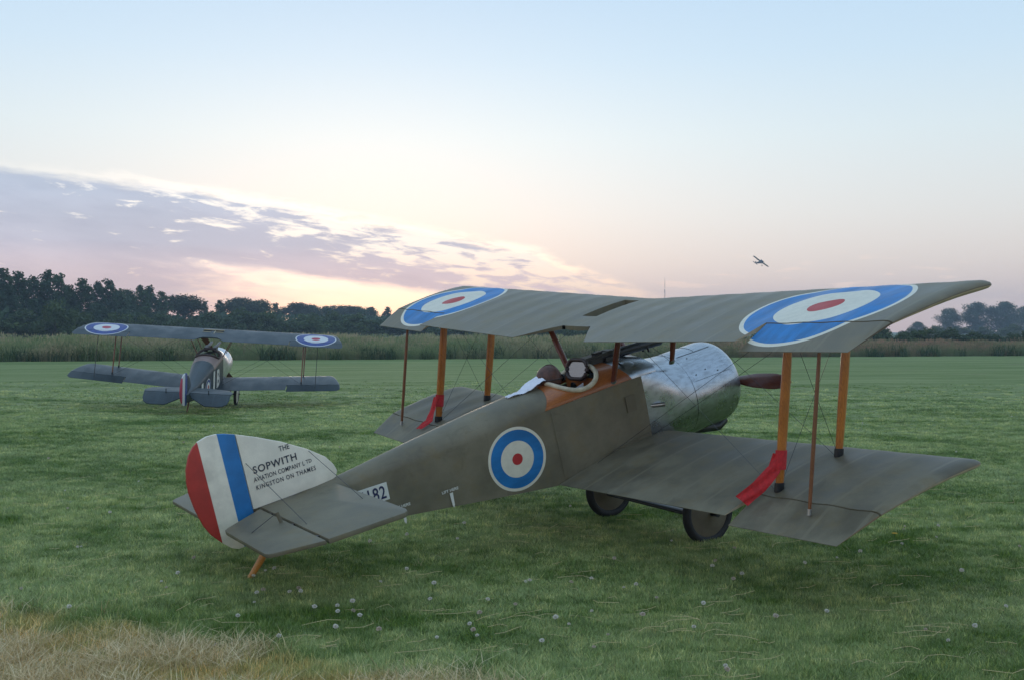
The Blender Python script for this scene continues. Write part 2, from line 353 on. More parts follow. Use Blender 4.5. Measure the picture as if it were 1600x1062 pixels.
# blade materials
def blade_mat(name, kind):
    m_ = bpy.data.materials.new(name); m_.use_nodes = True; m_.node_tree.nodes.clear(); T = NT(m_.node_tree)
    pos = T.new('ShaderNodeNewGeometry').outputs['Position']; oi = T.new('ShaderNodeObjectInfo').outputs['Random']
    if kind == 'green':
        col, fine, dry = lawn_nodes(T, pos)
        col = T.mix(1.0, col, T.ramp(oi, [(0, (.55, .65, .40)), (.35, (1.25, 1.35, 1.1)), (.6, (1.0, 1.2, .7)), (.85, (1.8, 1.75, 1.5)), (.93, (2.4, 2.0, 1.5)), (1, (2.9, 2.5, 2.1))]), 'MULTIPLY')
    elif kind == 'straw':
        col = T.ramp(oi, [(0, (.44, .30, .11)), (.5, (.74, .57, .29)), (1, (.88, .74, .46))])
    elif kind == 'meadow':
        x, y, z = T.sep(pos); n = T.noise(T.comb(T.math('MULTIPLY', x, .5), y, 0.0), .22, 4, .6)
        right = T.map(x, 5, 30)
        c1 = T.mix(T.map(n, .38, .62), (.22, .27, .13), (.36, .31, .20)); c2 = T.mix(T.map(n, .38, .62), (.17, .21, .10), (.31, .19, .13))
        col = T.mix(right, c1, c2)
        col = T.mix(1.0, col, T.ramp(oi, [(0, (.65, .8, .6)), (.5, (1.1, 1.1, 1.0)), (1, (1.3, 1.15, 1.1))]), 'MULTIPLY')
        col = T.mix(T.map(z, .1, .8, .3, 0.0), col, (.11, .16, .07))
    p = T.new('ShaderNodeBsdfPrincipled'); T.put(p.inputs['Base Color'], col); p.inputs['Roughness'].default_value = .42; p.inputs['Specular IOR Level'].default_value = .5
    tr = T.new('ShaderNodeBsdfTranslucent'); T.put(tr.inputs[0], col)
    mx = T.new('ShaderNodeMixShader'); mx.inputs[0].default_value = .3; T.l.new(p.outputs[0], mx.inputs[1]); T.l.new(tr.outputs[0], mx.inputs[2])
    T.l.new(mx.outputs[0], T.new('ShaderNodeOutputMaterial').inputs[0]); return m_
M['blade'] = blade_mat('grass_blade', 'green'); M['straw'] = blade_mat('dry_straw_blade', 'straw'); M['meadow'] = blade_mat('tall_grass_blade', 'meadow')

def tuft(name, nb, R, h0, h1, w, lean, m_, seed, segs=2, head=False):
    r = random.Random(seed); V = []; F = []
    for i in range(nb):
        a = r.uniform(0, 6.283); q = R*math.sqrt(r.random()); bx, by = q*math.cos(a), q*math.sin(a)
        h = r.uniform(h0, h1); la = r.uniform(0, 6.283); ln_ = h*lean*r.uniform(.2, 1.3); ww = w*r.uniform(.7, 1.3)
        wx, wy = -math.sin(la)*ww/2, math.cos(la)*ww/2; cx_, cy_ = math.cos(la), math.sin(la); b = len(V)
        for k in range(segs):
            t = k/segs; q2 = ln_*t*t; s_ = 1-.55*t
            V.append((bx+cx_*q2-wx*s_, by+cy_*q2-wy*s_, h*t*(1-.15*t))); V.append((bx+cx_*q2+wx*s_, by+cy_*q2+wy*s_, h*t*(1-.15*t)))
        V.append((bx+cx_*ln_, by+cy_*ln_, h*.85))
        for k in range(segs-1): F.append((b+2*k, b+2*k+1, b+2*k+3, b+2*k+2))
        F.append((b+2*segs-2, b+2*segs-1, b+2*segs))
        if head:
            b = len(V); hx, hy, hz = bx+cx_*ln_, by+cy_*ln_, h*.85; hw = ww*r.uniform(1.6, 3.6); hh = r.uniform(.10, .24)
            for (px_, pz) in ((-.5, 0), (.5, .0), (.75, .5), (0, 1), (-.75, .5)): V.append((hx-math.sin(la)*hw*px_, hy+math.cos(la)*hw*px_, hz-hh*.6+hh*pz))
            F.append((b, b+1, b+2, b+3, b+4))
    return mesh(name, V, F, m_)
def scatter(name, pts, rots, scl, var, variants, label=None, zpow=1.0):
    """one stuff object: geometry nodes place the tuft variants on the points"""
    lib = bpy.data.collections.new(name+'_variants')
    for me in variants: lib.objects.link(bpy.data.objects.new(me.name, me))
    me = bpy.data.meshes.new(name); me.from_pydata([tuple(p) for p in pts], [], [])
    for an, tp, data in (('rot', 'FLOAT', rots), ('scl', 'FLOAT', scl)):
        me.attributes.new(an, tp, 'POINT').data.foreach_set('value', np.asarray(data, dtype=np.float32))
    me.attributes.new('pick', 'INT', 'POINT').data.foreach_set('value', np.asarray(var, dtype=np.int32))
    o = obj(name, me); tag(o, kind='stuff')
    if label: o['label'] = label
    g = bpy.data.node_groups.new(name+'_nodes', 'GeometryNodeTree')
    g.interface.new_socket('Geometry', in_out='INPUT', socket_type='NodeSocketGeometry'); g.interface.new_socket('Geometry', in_out='OUTPUT', socket_type='NodeSocketGeometry')
    gi = g.nodes.new('NodeGroupInput'); go = g.nodes.new('NodeGroupOutput'); ip = g.nodes.new('GeometryNodeInstanceOnPoints'); ci = g.nodes.new('GeometryNodeCollectionInfo')
    ci.inputs['Collection'].default_value = lib; ci.inputs['Separate Children'].default_value = True; ci.inputs['Reset Children'].default_value = True
    def attr(nm, tp):
        a = g.nodes.new('GeometryNodeInputNamedAttribute'); a.data_type = tp; a.inputs['Name'].default_value = nm; return a.outputs['Attribute']
    L = g.links; L.new(gi.outputs[0], ip.inputs['Points']); L.new(ci.outputs[0], ip.inputs['Instance']); ip.inputs['Pick Instance'].default_value = True
    L.new(attr('pick', 'INT'), ip.inputs['Instance Index']); a_ = attr('scl', 'FLOAT'); pw = g.nodes.new('ShaderNodeMath'); pw.operation = 'POWER'; pw.inputs[1].default_value = zpow; L.new(a_, pw.inputs[0]); cs = g.nodes.new('ShaderNodeCombineXYZ'); L.new(a_, cs.inputs[0]); L.new(a_, cs.inputs[1]); L.new(pw.outputs[0], cs.inputs[2]); L.new(cs.outputs[0], ip.inputs['Scale'])
    cx_ = g.nodes.new('ShaderNodeCombineXYZ'); L.new(attr('rot', 'FLOAT'), cx_.inputs[2]); L.new(cx_.outputs[0], ip.inputs['Rotation']); L.new(ip.outputs[0], go.inputs[0])
    md = o.modifiers.new('scatter', 'NODES'); md.node_group = g
    return o
def wedge(n, d0, d1, margin=1.08, power=1.0):
    """random ground points in the camera's wedge between two distances; density falls with distance"""
    u = rng.random(n); d = 1/((1/d0)*(1-u)+(1/d1)*u) if power == 1 else d0*(d1/d0)**u
    xx = (rng.random(n)*2-1)*(800/FPX)*margin*d + rng.normal(0, .03, n)
    return xx, d
def vnoise(x, y, s, seed):
    g = np.random.default_rng(seed).random((64, 64)); fx, fy = x*s, y*s; ix, iy = np.floor(fx).astype(int), np.floor(fy).astype(int); tx, ty = fx-ix, fy-iy
    tx = tx*tx*(3-2*tx); ty = ty*ty*(3-2*ty); q = lambda a, b: g[a % 64, b % 64]
    return (q(ix, iy)*(1-tx)+q(ix+1, iy)*tx)*(1-ty)+(q(ix, iy+1)*(1-tx)+q(ix+1, iy+1)*tx)*ty
def dryness(x, y): return (x+4.2)*.447+(y-8.15)*.894+(vnoise(x, y, 1.7, 5)-.5)*1.2
GV = [tuft('grass_tuft', 26, .085, .020, .060, .0050, .9, M['blade'], 10+i) for i in range(6)] + [tuft('long_grass_tuft', 16, .06, .05, .115, .0042, .6, M['blade'], 30+i) for i in range(3)]
def grass_field():
    P, R, S, K = [], [], [], []
    for n, d0, d1, sc in ((52000, 6.2, 14, 1.0), (38000, 14, 28, 1.55), (16000, 28, 46, 2.2)):
        x, d = wedge(n, d0, d1); keep = np.ones(n, bool)
        dr = dryness(x, d); keep &= ~((dr < 0) & (rng.random(n) < np.where(vnoise(x, d, 2.6, 12) > .34, .62, .1))); keep &= (d < EDGE0+EDGEK*x-.3) & (rng.random(n) > np.clip((d-24)/22, 0, 1))
        x, d = x[keep], d[keep]; n = len(x); dr = dr[keep]
        P.append(np.stack([x, d, gz(x, d)], 1)); R.append(rng.random(n)*6.28)
        lush = vnoise(x, d*.5, .8, 9)
        S.append(sc*rng.uniform(.7, 1.25, n)*(.75+.5*lush)); k = rng.integers(0, 6, n)
        longer = ((dr < .7) & (rng.random(n) < .35)) | (rng.random(n) < .03*(sc < 1.5)); k[longer] = rng.integers(6, 9, longer.sum()); K.append(k)
    scatter('mown_grass', np.concatenate(P), np.concatenate(R), np.concatenate(S), np.concatenate(K), GV, 'short mown grass of the airfield', .08)
grass_field()
# dry straw tufts in the near left corner and loose cut stalks
SV = [tuft('straw_tuft', 12, .10, .03, .14, .0048, 1.9, M['straw'], 60+i, 2) for i in range(4)]
x, d = wedge(15000, 6.2, 11); k = ((dryness(x, d) < .15*rng.normal(0, 1, 15000)) & (vnoise(x, d, 2.6, 12) > .30)) | (rng.random(15000) < .012); x, d = x[k], d[k]; n = len(x)
scatter('dry_straw', np.stack([x, d, np.zeros(n)], 1), rng.random(n)*6.28, np.where(dryness(x, d) < .3, rng.uniform(.6, 1.3, n), rng.uniform(.35, .65, n)), rng.integers(0, 4, n), SV, 'dry yellow straw in the near left corner')
mb = MB(); r = random.Random(4)
for i in range(330):
    dd = 6.3*(16/6.3)**(r.random()**1.3); xx = r.uniform(-1, 1)*.49*dd; a = r.gauss(0, .5); L_ = r.uniform(.08, .34); c_ = r.gauss(0, .06); z = r.uniform(.02, .05)
    pts = [(xx+L_*(t-.5)*math.cos(a)-c_*math.sin(a)*(t-.5)**2*4*L_*3, dd+L_*(t-.5)*math.sin(a)+c_*math.cos(a)*(t-.5)**2*12*L_, z+.03*t*(r.random())) for t in (0, .33, .66, 1)]
    mb.tube(pts, .0017, 3, cap=False)
tag(mb.build('cut_stalks', M['straw'], smooth=None), 'loose pale cut stalks lying on the mown grass', kind='stuff')

# clover heads: individual flowers
def clover_mesh(seed, white, pink):
    r = random.Random(seed); mb = MB(); bend = r.uniform(-.01, .01)
    mb.tube([(0, 0, 0), (bend*.6, 0, .025), (bend, 0, .05)], .0013, 4, 1)
    mb.lathe((bend, 0, .0475), (0, 0, 1), [(0, .002), (.002, .0065), (.0085, .0092), (.0145, .0070), (.018, .002)], 9, 0)
    for i in range(46):                                  # florets
        t = math.acos(1-2*(i+.5)/46); ph = i*2.39996
        if t > 2.5: continue
        d_ = Vector((math.sin(t)*math.cos(ph), math.sin(t)*math.sin(ph), math.cos(t)*.85)); c0 = Vector((bend, 0, .056)); b0 = d_.orthogonal().normalized(); b1_ = d_.cross(b0)
        tip = c0+d_*(.0125*r.uniform(.85, 1.12)); ba = c0+d_*.004; w = .0036
        mb.add([ba, c0+d_*.009+b0*w, tip, c0+d_*.009-b0*w, c0+d_*.009+b1_*w, c0+d_*.009-b1_*w], [(0, 1, 2, 3), (0, 4, 2, 5)], 0)
    return mesh('clover_flower', mb.v, mb.f, [white, pink], None, mb.fm)
M['clover'] = mat('clover_petal', (.78, .74, .66), .7, var=.15, vscale=200); M['clover_b'] = mat('faded_clover_petal', (.66, .56, .46), .7, var=.2, vscale=200)
M['stem'] = mat('green_stem', (.09, .15, .05), .6); M['yellow'] = mat('yellow_petal', (.75, .42, .02), .6)
cl = [clover_mesh(1, M['clover'], M['stem']), clover_mesh(2, M['clover'], M['stem']), clover_mesh(3, M['clover_b'], M['stem'])]
spots = [(565,978),(555,957),(547,968),(528,962),(518,996),(460,934),(458,938),(467,940),(413,937),(406,938),(283,908),(262,926),(584,858),(757,949),(755,974),(742,990),(748,1006),(805,958),(872,984),(889,986),(952,1002),(975,928),(996,928),(929,1024),(848,1018),(926,917),(1213,976),(1084,995),(1350,876),(1451,997),(1486,1015),(1466,832),(1414,828),(1463,846),(1141,1057),(1128,1062),(1115,898),(1101,956),(1593,860),(641,848),(714,852),(890,921),(830,920),(683,926),(597,1003),(1257,892),(685,1008),(1147,866),(1051,852)]
r = random.Random(11)
for i in range(75):
    dd = 7.2*(26/7.2)**r.random(); spots.append((r.uniform(10, 1590), hor(800)+CAM_H*FPX/dd))
for i, (px, py) in enumerate(spots):
    Y = CAM_H*FPX/(py-hor(px)); X = (px-800)/FPX*Y
    o = obj('clover_flower', cl[i % 3]); o.location = (X, Y, float(gz(X, Y))); s_ = r.uniform(1.0, 1.9); o.scale = (s_, s_, s_*r.uniform(.75, .95)); o.rotation_euler = (r.gauss(0, .2), r.gauss(0, .2), r.uniform(0, 6))
    tag(o, 'small white clover flower head standing in the mown grass', 'clover flower', 'clover flowers in the grass')
mb = MB(); mb.tube([(0, 0, 0), (0, 0, .06)], .002, 4, 1)
for i in range(30):
    a = i*2.4; q = .006+.014*(i/30); mb.add([(0, 0, .06), (q*math.cos(a-.25), q*math.sin(a-.25), .068), (q*1.25*math.cos(a), q*1.25*math.sin(a), .066), (q*math.cos(a+.25), q*math.sin(a+.25), .068)], [(0, 1, 2, 3)], 0)
o = obj('dandelion', mesh('dandelion', mb.v, mb.f, [M['yellow'], M['stem']], None, mb.fm)); Y = CAM_H*FPX/(846-hor(1400)); o.location = (600/FPX*Y, Y, 0); o.scale = (1.5, 1.5, 1.3)
tag(o, 'yellow dandelion flower in the grass right of the lower wing tip', 'dandelion')

# ------------------------------------------------------------------ tall meadow beyond the field
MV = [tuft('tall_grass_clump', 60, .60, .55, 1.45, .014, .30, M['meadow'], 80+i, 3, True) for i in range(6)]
n = 17000
t = rng.random(n)**1.6*42+.2; xx = rng.uniform(-75, 85, n); yy = EDGE0+EDGEK*xx+t
keep = np.abs(xx/yy) < .56; xx, yy, t = xx[keep], yy[keep], t[keep]; n = len(xx)
hs = .50+.50*vnoise(xx, yy, .25, 3)+.45*vnoise(xx, yy*.6, .9, 4)-.45*np.clip(1-t/2.5, 0, 1)
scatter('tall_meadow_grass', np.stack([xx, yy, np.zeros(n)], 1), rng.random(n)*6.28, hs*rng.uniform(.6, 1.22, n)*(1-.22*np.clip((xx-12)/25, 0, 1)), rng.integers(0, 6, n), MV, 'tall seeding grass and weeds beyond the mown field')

# ------------------------------------------------------------------ trees
def leaf_mat(name, c0, c1):
    m_ = bpy.data.materials.new(name); m_.use_nodes = True; m_.node_tree.nodes.clear(); T = NT(m_.node_tree)
    co = T.new('ShaderNodeTexCoord').outputs['Object']; oi = T.new('ShaderNodeObjectInfo').outputs['Random']
    n = T.noise(co, 4.0, 4, .65); col = T.mix(T.map(n, .34, .66), c0, c1)
    col = T.mix(1.0, col, T.ramp(oi, [(0, (.8, .85, .9)), (.5, (1, 1, 1)), (1, (1.2, 1.15, .95))]), 'MULTIPLY')
    p = T.new('ShaderNodeBsdfPrincipled'); T.put(p.inputs['Base Color'], col); p.inputs['Roughness'].default_value = .6; p.inputs['Specular IOR Level'].default_value = .25
    tr = T.new('ShaderNodeBsdfTranslucent'); T.put(tr.inputs[0], col); mx = T.new('ShaderNodeMixShader'); mx.inputs[0].default_value = .25
    T.l.new(p.outputs[0], mx.inputs[1]); T.l.new(tr.outputs[0], mx.inputs[2]); T.l.new(mx.outputs[0], T.new('ShaderNodeOutputMaterial').inputs[0]); return m_
M['leaf'] = leaf_mat('dark_foliage', (.020, .050, .022), (.052, .105, .042)); M['leaf_pine'] = leaf_mat('pine_foliage', (.028, .045, .024), (.060, .080, .040)); M['leaf_bush'] = leaf_mat('bush_foliage', (.035, .065, .020), (.085, .125, .042))
M['bark'] = mat('grey_bark', (.07, .055, .042), .9, var=.3)
def tree_meshes(kind, seed):
    """unit-height tree: returns trunk mesh and crown mesh"""
    r = random.Random(seed); tb = MB(); lean = (r.uniform(-.03, .03), r.uniform(-.03, .03)); top = {'alder': .97, 'pine': .86, 'round': .75, 'bush': .5}[kind]
    tr0 = {'alder': .018, 'pine': .020, 'round': .030, 'bush': .016}[kind]
    axis = lambda t: Vector((lean[0]*t+.012*math.sin(5*t+seed), lean[1]*t+.012*math.cos(4*t+seed), t))
    tb.tube([axis(top*i/6) for i in range(7)], [tr0*(1-.85*i/6) for i in range(7)], 6)
    blobs = []
    if kind == 'alder':
        for i in range(60):
            t = .10+.88*(i+r.random())/60; R = .25*(1-max(0, (t-.22)/.80))**.9*min(1, (t+.10)/.3)+.02; a = r.uniform(0, 6.283); q = R*r.uniform(.35, 1.08)
            blobs.append((axis(min(t, .985))+Vector((q*math.cos(a), q*math.sin(a), .0)), r.uniform(.062, .10)*(1.2-.92*t)+.012))
    elif kind == 'pine':
        for i in range(34):
            a = r.uniform(0, 6.283); q = .27*math.sqrt(r.random()); z = .90-1.7*q*q-.22*r.random(); blobs.append((axis(.8)*Vector((1, 1, 0)).length*0+Vector((q*math.cos(a), q*math.sin(a), z)), r.uniform(.075, .115)))
        for i in range(26): a = r.uniform(0, 6.283); q = r.uniform(.0, .25); blobs.append((Vector((q*math.cos(a), q*math.sin(a), r.uniform(.30, .72))), r.uniform(.05, .09)))
    elif kind == 'round':
        for i in range(80):
            z = r.uniform(-1, 1); a = r.uniform(0, 6.283); q = math.sqrt(1-z*z)*r.uniform(.35, 1.0); blobs.append((Vector((.37*q*math.cos(a), .37*q*math.sin(a), .53+.38*z)), r.uniform(.08, .125)))
    else:
        for i in range(26):
            a = r.uniform(0, 6.283); q = .5*math.sqrt(r.random()); z = (.80-1.5*q*q)*r.uniform(.35, 1.0)+.08; blobs.append((Vector((q*math.cos(a), q*math.sin(a), z)), r.uniform(.09, .17)))
    for c, rr in blobs[::2]:                             # limbs to the leaf masses
        t = max(.06, min(top, c.z-.5*math.hypot(c.x, c.y))); tb.tube([axis(t), axis(t).lerp(c, .5)+Vector((0, 0, .015)), c], [tr0*.38, tr0*.22, tr0*.08], 4, cap=False)
    V = []; F = []; tot = {'alder': 7000, 'pine': 6000, 'round': 9000, 'bush': 2600}[kind]; ls = {'alder': .019, 'pine': .019, 'round': .019, 'bush': .040}[kind]
    wsum = sum(b[1]**2 for b in blobs)
    for c, rr in blobs:
        for i in range(int(tot*rr*rr/wsum)):
            d_ = Vector((r.gauss(0, 1), r.gauss(0, 1), r.gauss(0, 1))).normalized(); q = rr*(1.32-.80*r.random()**1.2); pz = c+Vector((d_.x*q, d_.y*q, d_.z*q*.8))
            if r.random() < .12: pz = c+(pz-c)*r.uniform(1.2, 1.55)       # stray sprigs
            if pz.z < .01: continue
            nrm = (d_+Vector((r.gauss(0, .7), r.gauss(0, .7), r.gauss(0, .7)))).normalized(); a = nrm.orthogonal().normalized(); b = nrm.cross(a); th = r.uniform(0, 6.28); s_ = ls*r.uniform(.6, 1.35)
            a2 = a*math.cos(th)+b*math.sin(th); b2_ = nrm.cross(a2); k = len(V)
            V += [pz-a2*s_, pz-b2_*s_*.6, pz+a2*s_, pz+b2_*s_*.6]; F.append((k, k+1, k+2, k+3))
    lm = {'alder': 'leaf', 'pine': 'leaf_pine', 'round': 'leaf', 'bush': 'leaf_bush'}[kind]
    return mesh('trunk', tb.v, tb.f, M['bark'], 60), mesh('crown', V, F, M[lm])
TM = {k: [tree_meshes(k, 100*j+i) for i in range(nv)] for j, (k, nv) in enumerate((('alder', 5), ('pine', 3), ('round', 3), ('bush', 4)))}
ORD = 'first second third fourth fifth sixth seventh eighth ninth tenth eleventh twelfth thirteenth fourteenth fifteenth sixteenth seventeenth eighteenth nineteenth twentieth twenty-first twenty-second twenty-third twenty-fourth'.split()
tree_i = [0]
def plant(name, kind, px, Y, ytop, label, cat, group, wid=1.0):
    tm, cm = TM[kind][tree_i[0] % len(TM[kind])]; tree_i[0] += 1
    h = CAM_H+(hor(px)-ytop)/FPX*Y
    t = empty(name, loc=((px-800)/FPX*Y, Y, 0)); t.rotation_euler = (0, 0, random.uniform(0, 6.28)); t.scale = (h*wid, h*wid, h)
    obj('trunk', tm, t); obj('crown', cm, t); tag(t, label, cat, group); return t
wood_row = [(-62, 424, 160, 'alder', 1), (-30, 428, 168, 'alder', 1.1), (6, 420, 162, 'alder', 1.15), (29, 424, 166, 'alder', 1.1), (52, 432, 172, 'alder', 1.1), (75, 423, 170, 'alder', 1.2), (95, 428, 176, 'alder', 1.0), (112, 446, 178, 'alder', 1.2), (129, 435, 178, 'alder', 1.1), (152, 440, 184, 'alder', .95), (168, 437, 188, 'alder', 1.1),
   (188, 452, 192, 'alder', 1.2), (200, 453, 205, 'round', .8), (219, 446, 200, 'alder', 1.1), (233, 447, 206, 'alder', 1.0), (252, 456, 215, 'alder', 1.2), (286, 458, 225, 'pine', 1.5), (318, 471, 240, 'alder', .8), (343, 469, 250, 'alder', 1.0), (380, 463, 255, 'pine', 1.6), (404, 468, 262, 'round', 1.3), (432, 474, 290, 'alder', 1.1), (462, 471, 300, 'pine', 1.7), (489, 476, 310, 'round', 1.0), (510, 479, 320, 'round', 1.1), (533, 475, 325, 'pine', 1.7), (558, 478, 330, 'round', 1.2), (579, 480, 335, 'round', .9), (606, 480, 330, 'alder', 1.2), (640, 484, 330, 'round', 1.0)]
cnt = {}
for (px, yt, Y, k, w) in wood_row:
    nm = {'alder': 'alder_tree', 'pine': 'pine_tree', 'round': 'oak_tree'}[k]; i = cnt.get(k, 0); cnt[k] = i+1
    lab = {'alder': 'dark pointed tree in the wood on the left, %s such tree from the left edge', 'pine': 'flat-topped pine rising over the wood, %s pine from the left', 'round': 'round-crowned tree over the wood under the sunset, %s from the left'}[k] % ORD[i]
    plant(nm, k, px, Y, yt, lab, 'tree', 'trees of the wood on the left', w)
# understorey bushes in front of the wood and along the far side
i = 0
for (px, yt, Y, w) in [(-40, 478, 140, 1.2), (5, 484, 142, 1.2), (45, 480, 144, 1.1), (86, 468, 140, .95), (118, 484, 144, 1.2), (150, 490, 148, 1.2), (185, 486, 152, 1.2), (222, 492, 156, 1.2), (258, 488, 165, 1.2), (298, 486, 172, 1.3), (338, 484, 180, 1.4), (372, 481, 186, 1.4), (408, 484, 190, 1.4), (446, 485, 195, 1.4), (486, 487, 200, 1.4), (524, 486, 205, 1.4), (562, 488, 205, 1.4), (600, 489, 205, 1.4), (640, 490, 205, 1.4), (682, 493, 205, 1.4)]:
    plant('wood_bush', 'bush', px, Y, yt, 'leafy green bush along the front of the wood, %s from the left' % ORD[i], 'bush', 'bushes along the wood', w); i += 1
i = 0
for (px, yt, Y, w) in [(722, 499, 205, 1.4), (760, 500, 200, 1.4), (800, 502, 195, 1.4), (838, 500, 190, 1.3), (872, 502, 185, 1.3), (908, 505, 180, 1.3), (945, 508, 178, 1.3), (985, 508, 176, 1.3)]:
    plant('hedge_bush', 'bush', px, Y, yt, 'dark hedge bush behind the meadow beneath the upper wing, %s from the left' % ORD[i], 'bush', 'hedge bushes beyond the near biplane', w); i += 1
i = 0
for (px, yt, Y, w) in [(1060, 512, 150, 1.2), (1105, 510, 148, 1.2), (1150, 513, 146, 1.2), (1195, 512, 142, 1.2), (1240, 514, 138, 1.2), (1285, 512, 136, 1.2), (1335, 512, 132, 1.2), (1380, 509, 128, 1.2), (1404, 519, 124, 1.0), (1424, 506, 128, 1.0), (1454, 510, 130, 1.1), (1489, 512, 126, 1.5), (1524, 517, 124, 1.2), (1553, 514, 128, 1.0), (1580, 519, 126, 1.2), (1603, 514, 128, 1.2), (1640, 518, 128, 1.1)]:
    plant('field_bush', 'bush', px, Y, yt, 'green bush standing in the rough behind the right of the field, %s from the left' % ORD[i], 'bush', 'bushes at the right of the field', w); i += 1
i = 0
for (px, yt, Y, w) in [(1434, 503, 430, 1.35), (1484, 481, 450, 1.2), (1526, 472, 455, 1.15), (1570, 472, 452, 1.3), (1606, 477, 458, 1.15), (1645, 480, 460, 1.1)]:
    plant('hazy_tree', 'round', px, Y, yt, ['small hazy blue tree, lowest and leftmost of the far trees on the right', 'round hazy blue tree, second from the left of the far trees', 'tall round hazy tree, middle of the far group, right of a gap', 'broad hazy tree near the right edge, widest of the far trees', 'hazy tree cut by the right edge of the picture', 'hazy tree just beyond the right edge of the far group'][i], 'tree', 'far hazy trees on the right', w); i += 1
i = 0
for (px, yt, Y, w) in [(1420, 512, 300, 1.4), (1462, 508, 310, 1.3), (1500, 506, 315, 1.5), (1540, 509, 320, 1.5), (1582, 506, 320, 1.5), (1622, 508, 320, 1.5)]:
    plant('hazy_bush', 'bush', px, Y, yt, 'hazy bush at the foot of the far trees, %s from the left' % ORD[i], 'bush', 'hazy bushes under the far trees', w); i += 1
# dense lower growth of the wood, one mass
r = random.Random(77); V = []; F = []
for q in range(12000):
    px = r.uniform(-120, 1010); Y = 150+max(0, px)*.22+r.uniform(0, 45); X = (px-800)/FPX*Y; hmax = (4.8 if px < 330 else 5.6 if px < 700 else 3.6); c = Vector((X, Y, hmax*r.random()**.8)); s_ = r.uniform(.25, .6)
    nrm = Vector((r.gauss(0, 1), r.gauss(-1, .6), r.gauss(.4, .6))).normalized(); a = nrm.orthogonal().normalized(); b = nrm.cross(a); k = len(V); V += [c-a*s_, c-b*s_*.7, c+a*s_, c+b*s_*.7]; F.append((k, k+1, k+2, k+3))
tag(obj('wood_undergrowth', mesh('wood_undergrowth', V, F, M['leaf'])), 'dark undergrowth filling the foot of the wood', kind='stuff')
# dark upright weeds in the meadow edge
M['leaf_weed'] = leaf_mat('weed_leaf', (.045, .080, .034), (.090, .135, .055))
WV = [tuft('weed_clump', 80, .55, .3, 1.35, .05, .45, M['leaf_weed'], 150+i, 3) for i in range(3)]
r = random.Random(21)
for i, px in enumerate([8, 22, 36, 52, 64, 88, 96, 104, 118, 132, 142, 205, 212, 258, 300, 262, 335, 420, 436, 448, 525, 560, 575, 590, 605, 612, 665, 700, 735, 760, 775, 845, 880, 920, 940, 1360, 1372, 1395, 1408, 1440, 1448, 1462, 1500, 1558, 1570, 1578, 1590]):
    k = (px-800)/FPX; Y = (EDGE0)/(1-EDGEK*k)+r.uniform(-.15, 1.0); o = obj('weed_clump', WV[i % 3]); o.location = (k*Y, Y, 0); s_ = r.uniform(.75, 1.15); o.scale = (s_*1.1, s_*1.1, s_); o.rotation_euler = (0, 0, r.uniform(0, 6))
    tag(o, 'dark green weed clump at the edge of the tall meadow grass', 'weed', 'weed clumps along the field edge')

# ------------------------------------------------------------------ radio mast far behind the near biplane
Y = 900; mast = empty('radio_mast', loc=((1038.3-800)/FPX*Y, Y, 0)); M['mast'] = mat('mast_grey', (.08, .075, .08), .6)
mb = MB()
for a in range(3): mb.tube([(.35*math.cos(a*2.094), .35*math.sin(a*2.094), 0), (.22*math.cos(a*2.094), .22*math.sin(a*2.094), 33)], .11, 5)
for k in range(33):
    for a in range(3):
        b0 = a*2.094+(k % 2)*2.094; mb.tube([(.3*math.cos(a*2.094), .3*math.sin(a*2.094), k), (.3*math.cos(a*2.094+2.094), .3*math.sin(a*2.094+2.094), k+1)], .05, 3, cap=False)
mb.build('lattice_tower', M['mast'], mast); mb = MB(); mb.tube([(0, 0, 33), (0, 0, 36)], .3, 6); mb.lathe((0, 0, 35.4), (0, 0, 1), [(0, .1), (0, .95), (1.9, .95), (1.9, .1)], 10); mb.build('equipment_drum', M['mast'], mast); mb = MB(); mb.tube([(0, 0, 37), (0, 0, 46)], [.18, .09], 5); mb.build('aerial', M['mast'], mast)
tag(mast, 'thin radio mast far off above the near biplane wing', 'mast')

# ================================================================== biplanes (aircraft frame: x forward, y left, z up)
AF_S = [0, .006, .0125, .025, .05, .1, .2, .3, .4, .5, .66, .8, .9, 1.0]
AF_U = [.012, .024, .030, .038, .048, .059, .067, .068, .066, .061, .047, .030, .017, .003]
AF_L = [.012, .004, .001, -.001, -.002, .000, .006, .010, .011, .010, .008, .005, .002, .000]
class Plane:
    def __init__(s, R, Tr, O, **k):
        s.O = Vector(O); s.__dict__.update(k); R = Matrix(R); m4 = R.to_4x4(); m4.translation = Vector(Tr)+R @ s.O
        s.matrix = m4
    def wp(s, u, sc, y, side=1, drop=0.0):
        """point on a wing: u upper/lower wing, sc chord fraction, side 1 top, 0 chord line, -1 underside"""
        inc = rad(s.incu if u else s.incl); x0 = s.st if u else 0.0; z0 = s.gap if u else 0.0; dih = math.tan(rad(s.dihu if u else s.dihl))
        z = z0-sc*s.c*math.sin(inc)+abs(y)*dih
        if side: z += float(np.interp(sc, AF_S, AF_U if side > 0 else AF_L))*s.c*s.thick
        tt = (s.ytip(sc)-abs(y))/.085
        if side and tt < 1:
            md = z0-sc*s.c*math.sin(inc)+abs(y)*dih+float(np.interp(sc, AF_S, AF_U)+np.interp(sc, AF_S, AF_L))*.5*s.c*s.thick; z = md+(z-md)*(.16+.84*math.sqrt(max(0, 1-(1-max(0, tt))**2)))
        f = abs(y)/s.rib; sag = s.sag*(.95 if u else 1.6)*math.sin(math.pi*f)**2*math.sin(math.pi*min(1, max(0, sc))**.8)
        z += -sag if side > 0 else sag*.4 if side < 0 else 0
        if drop: z -= drop*(sc-s.sh)/(1-sc*0-s.sh)
        return Vector((x0-sc*s.c*math.cos(inc), y, z))
    def ytip(s, sc): return float(np.interp(sc, s.tip_s, s.tip_y))
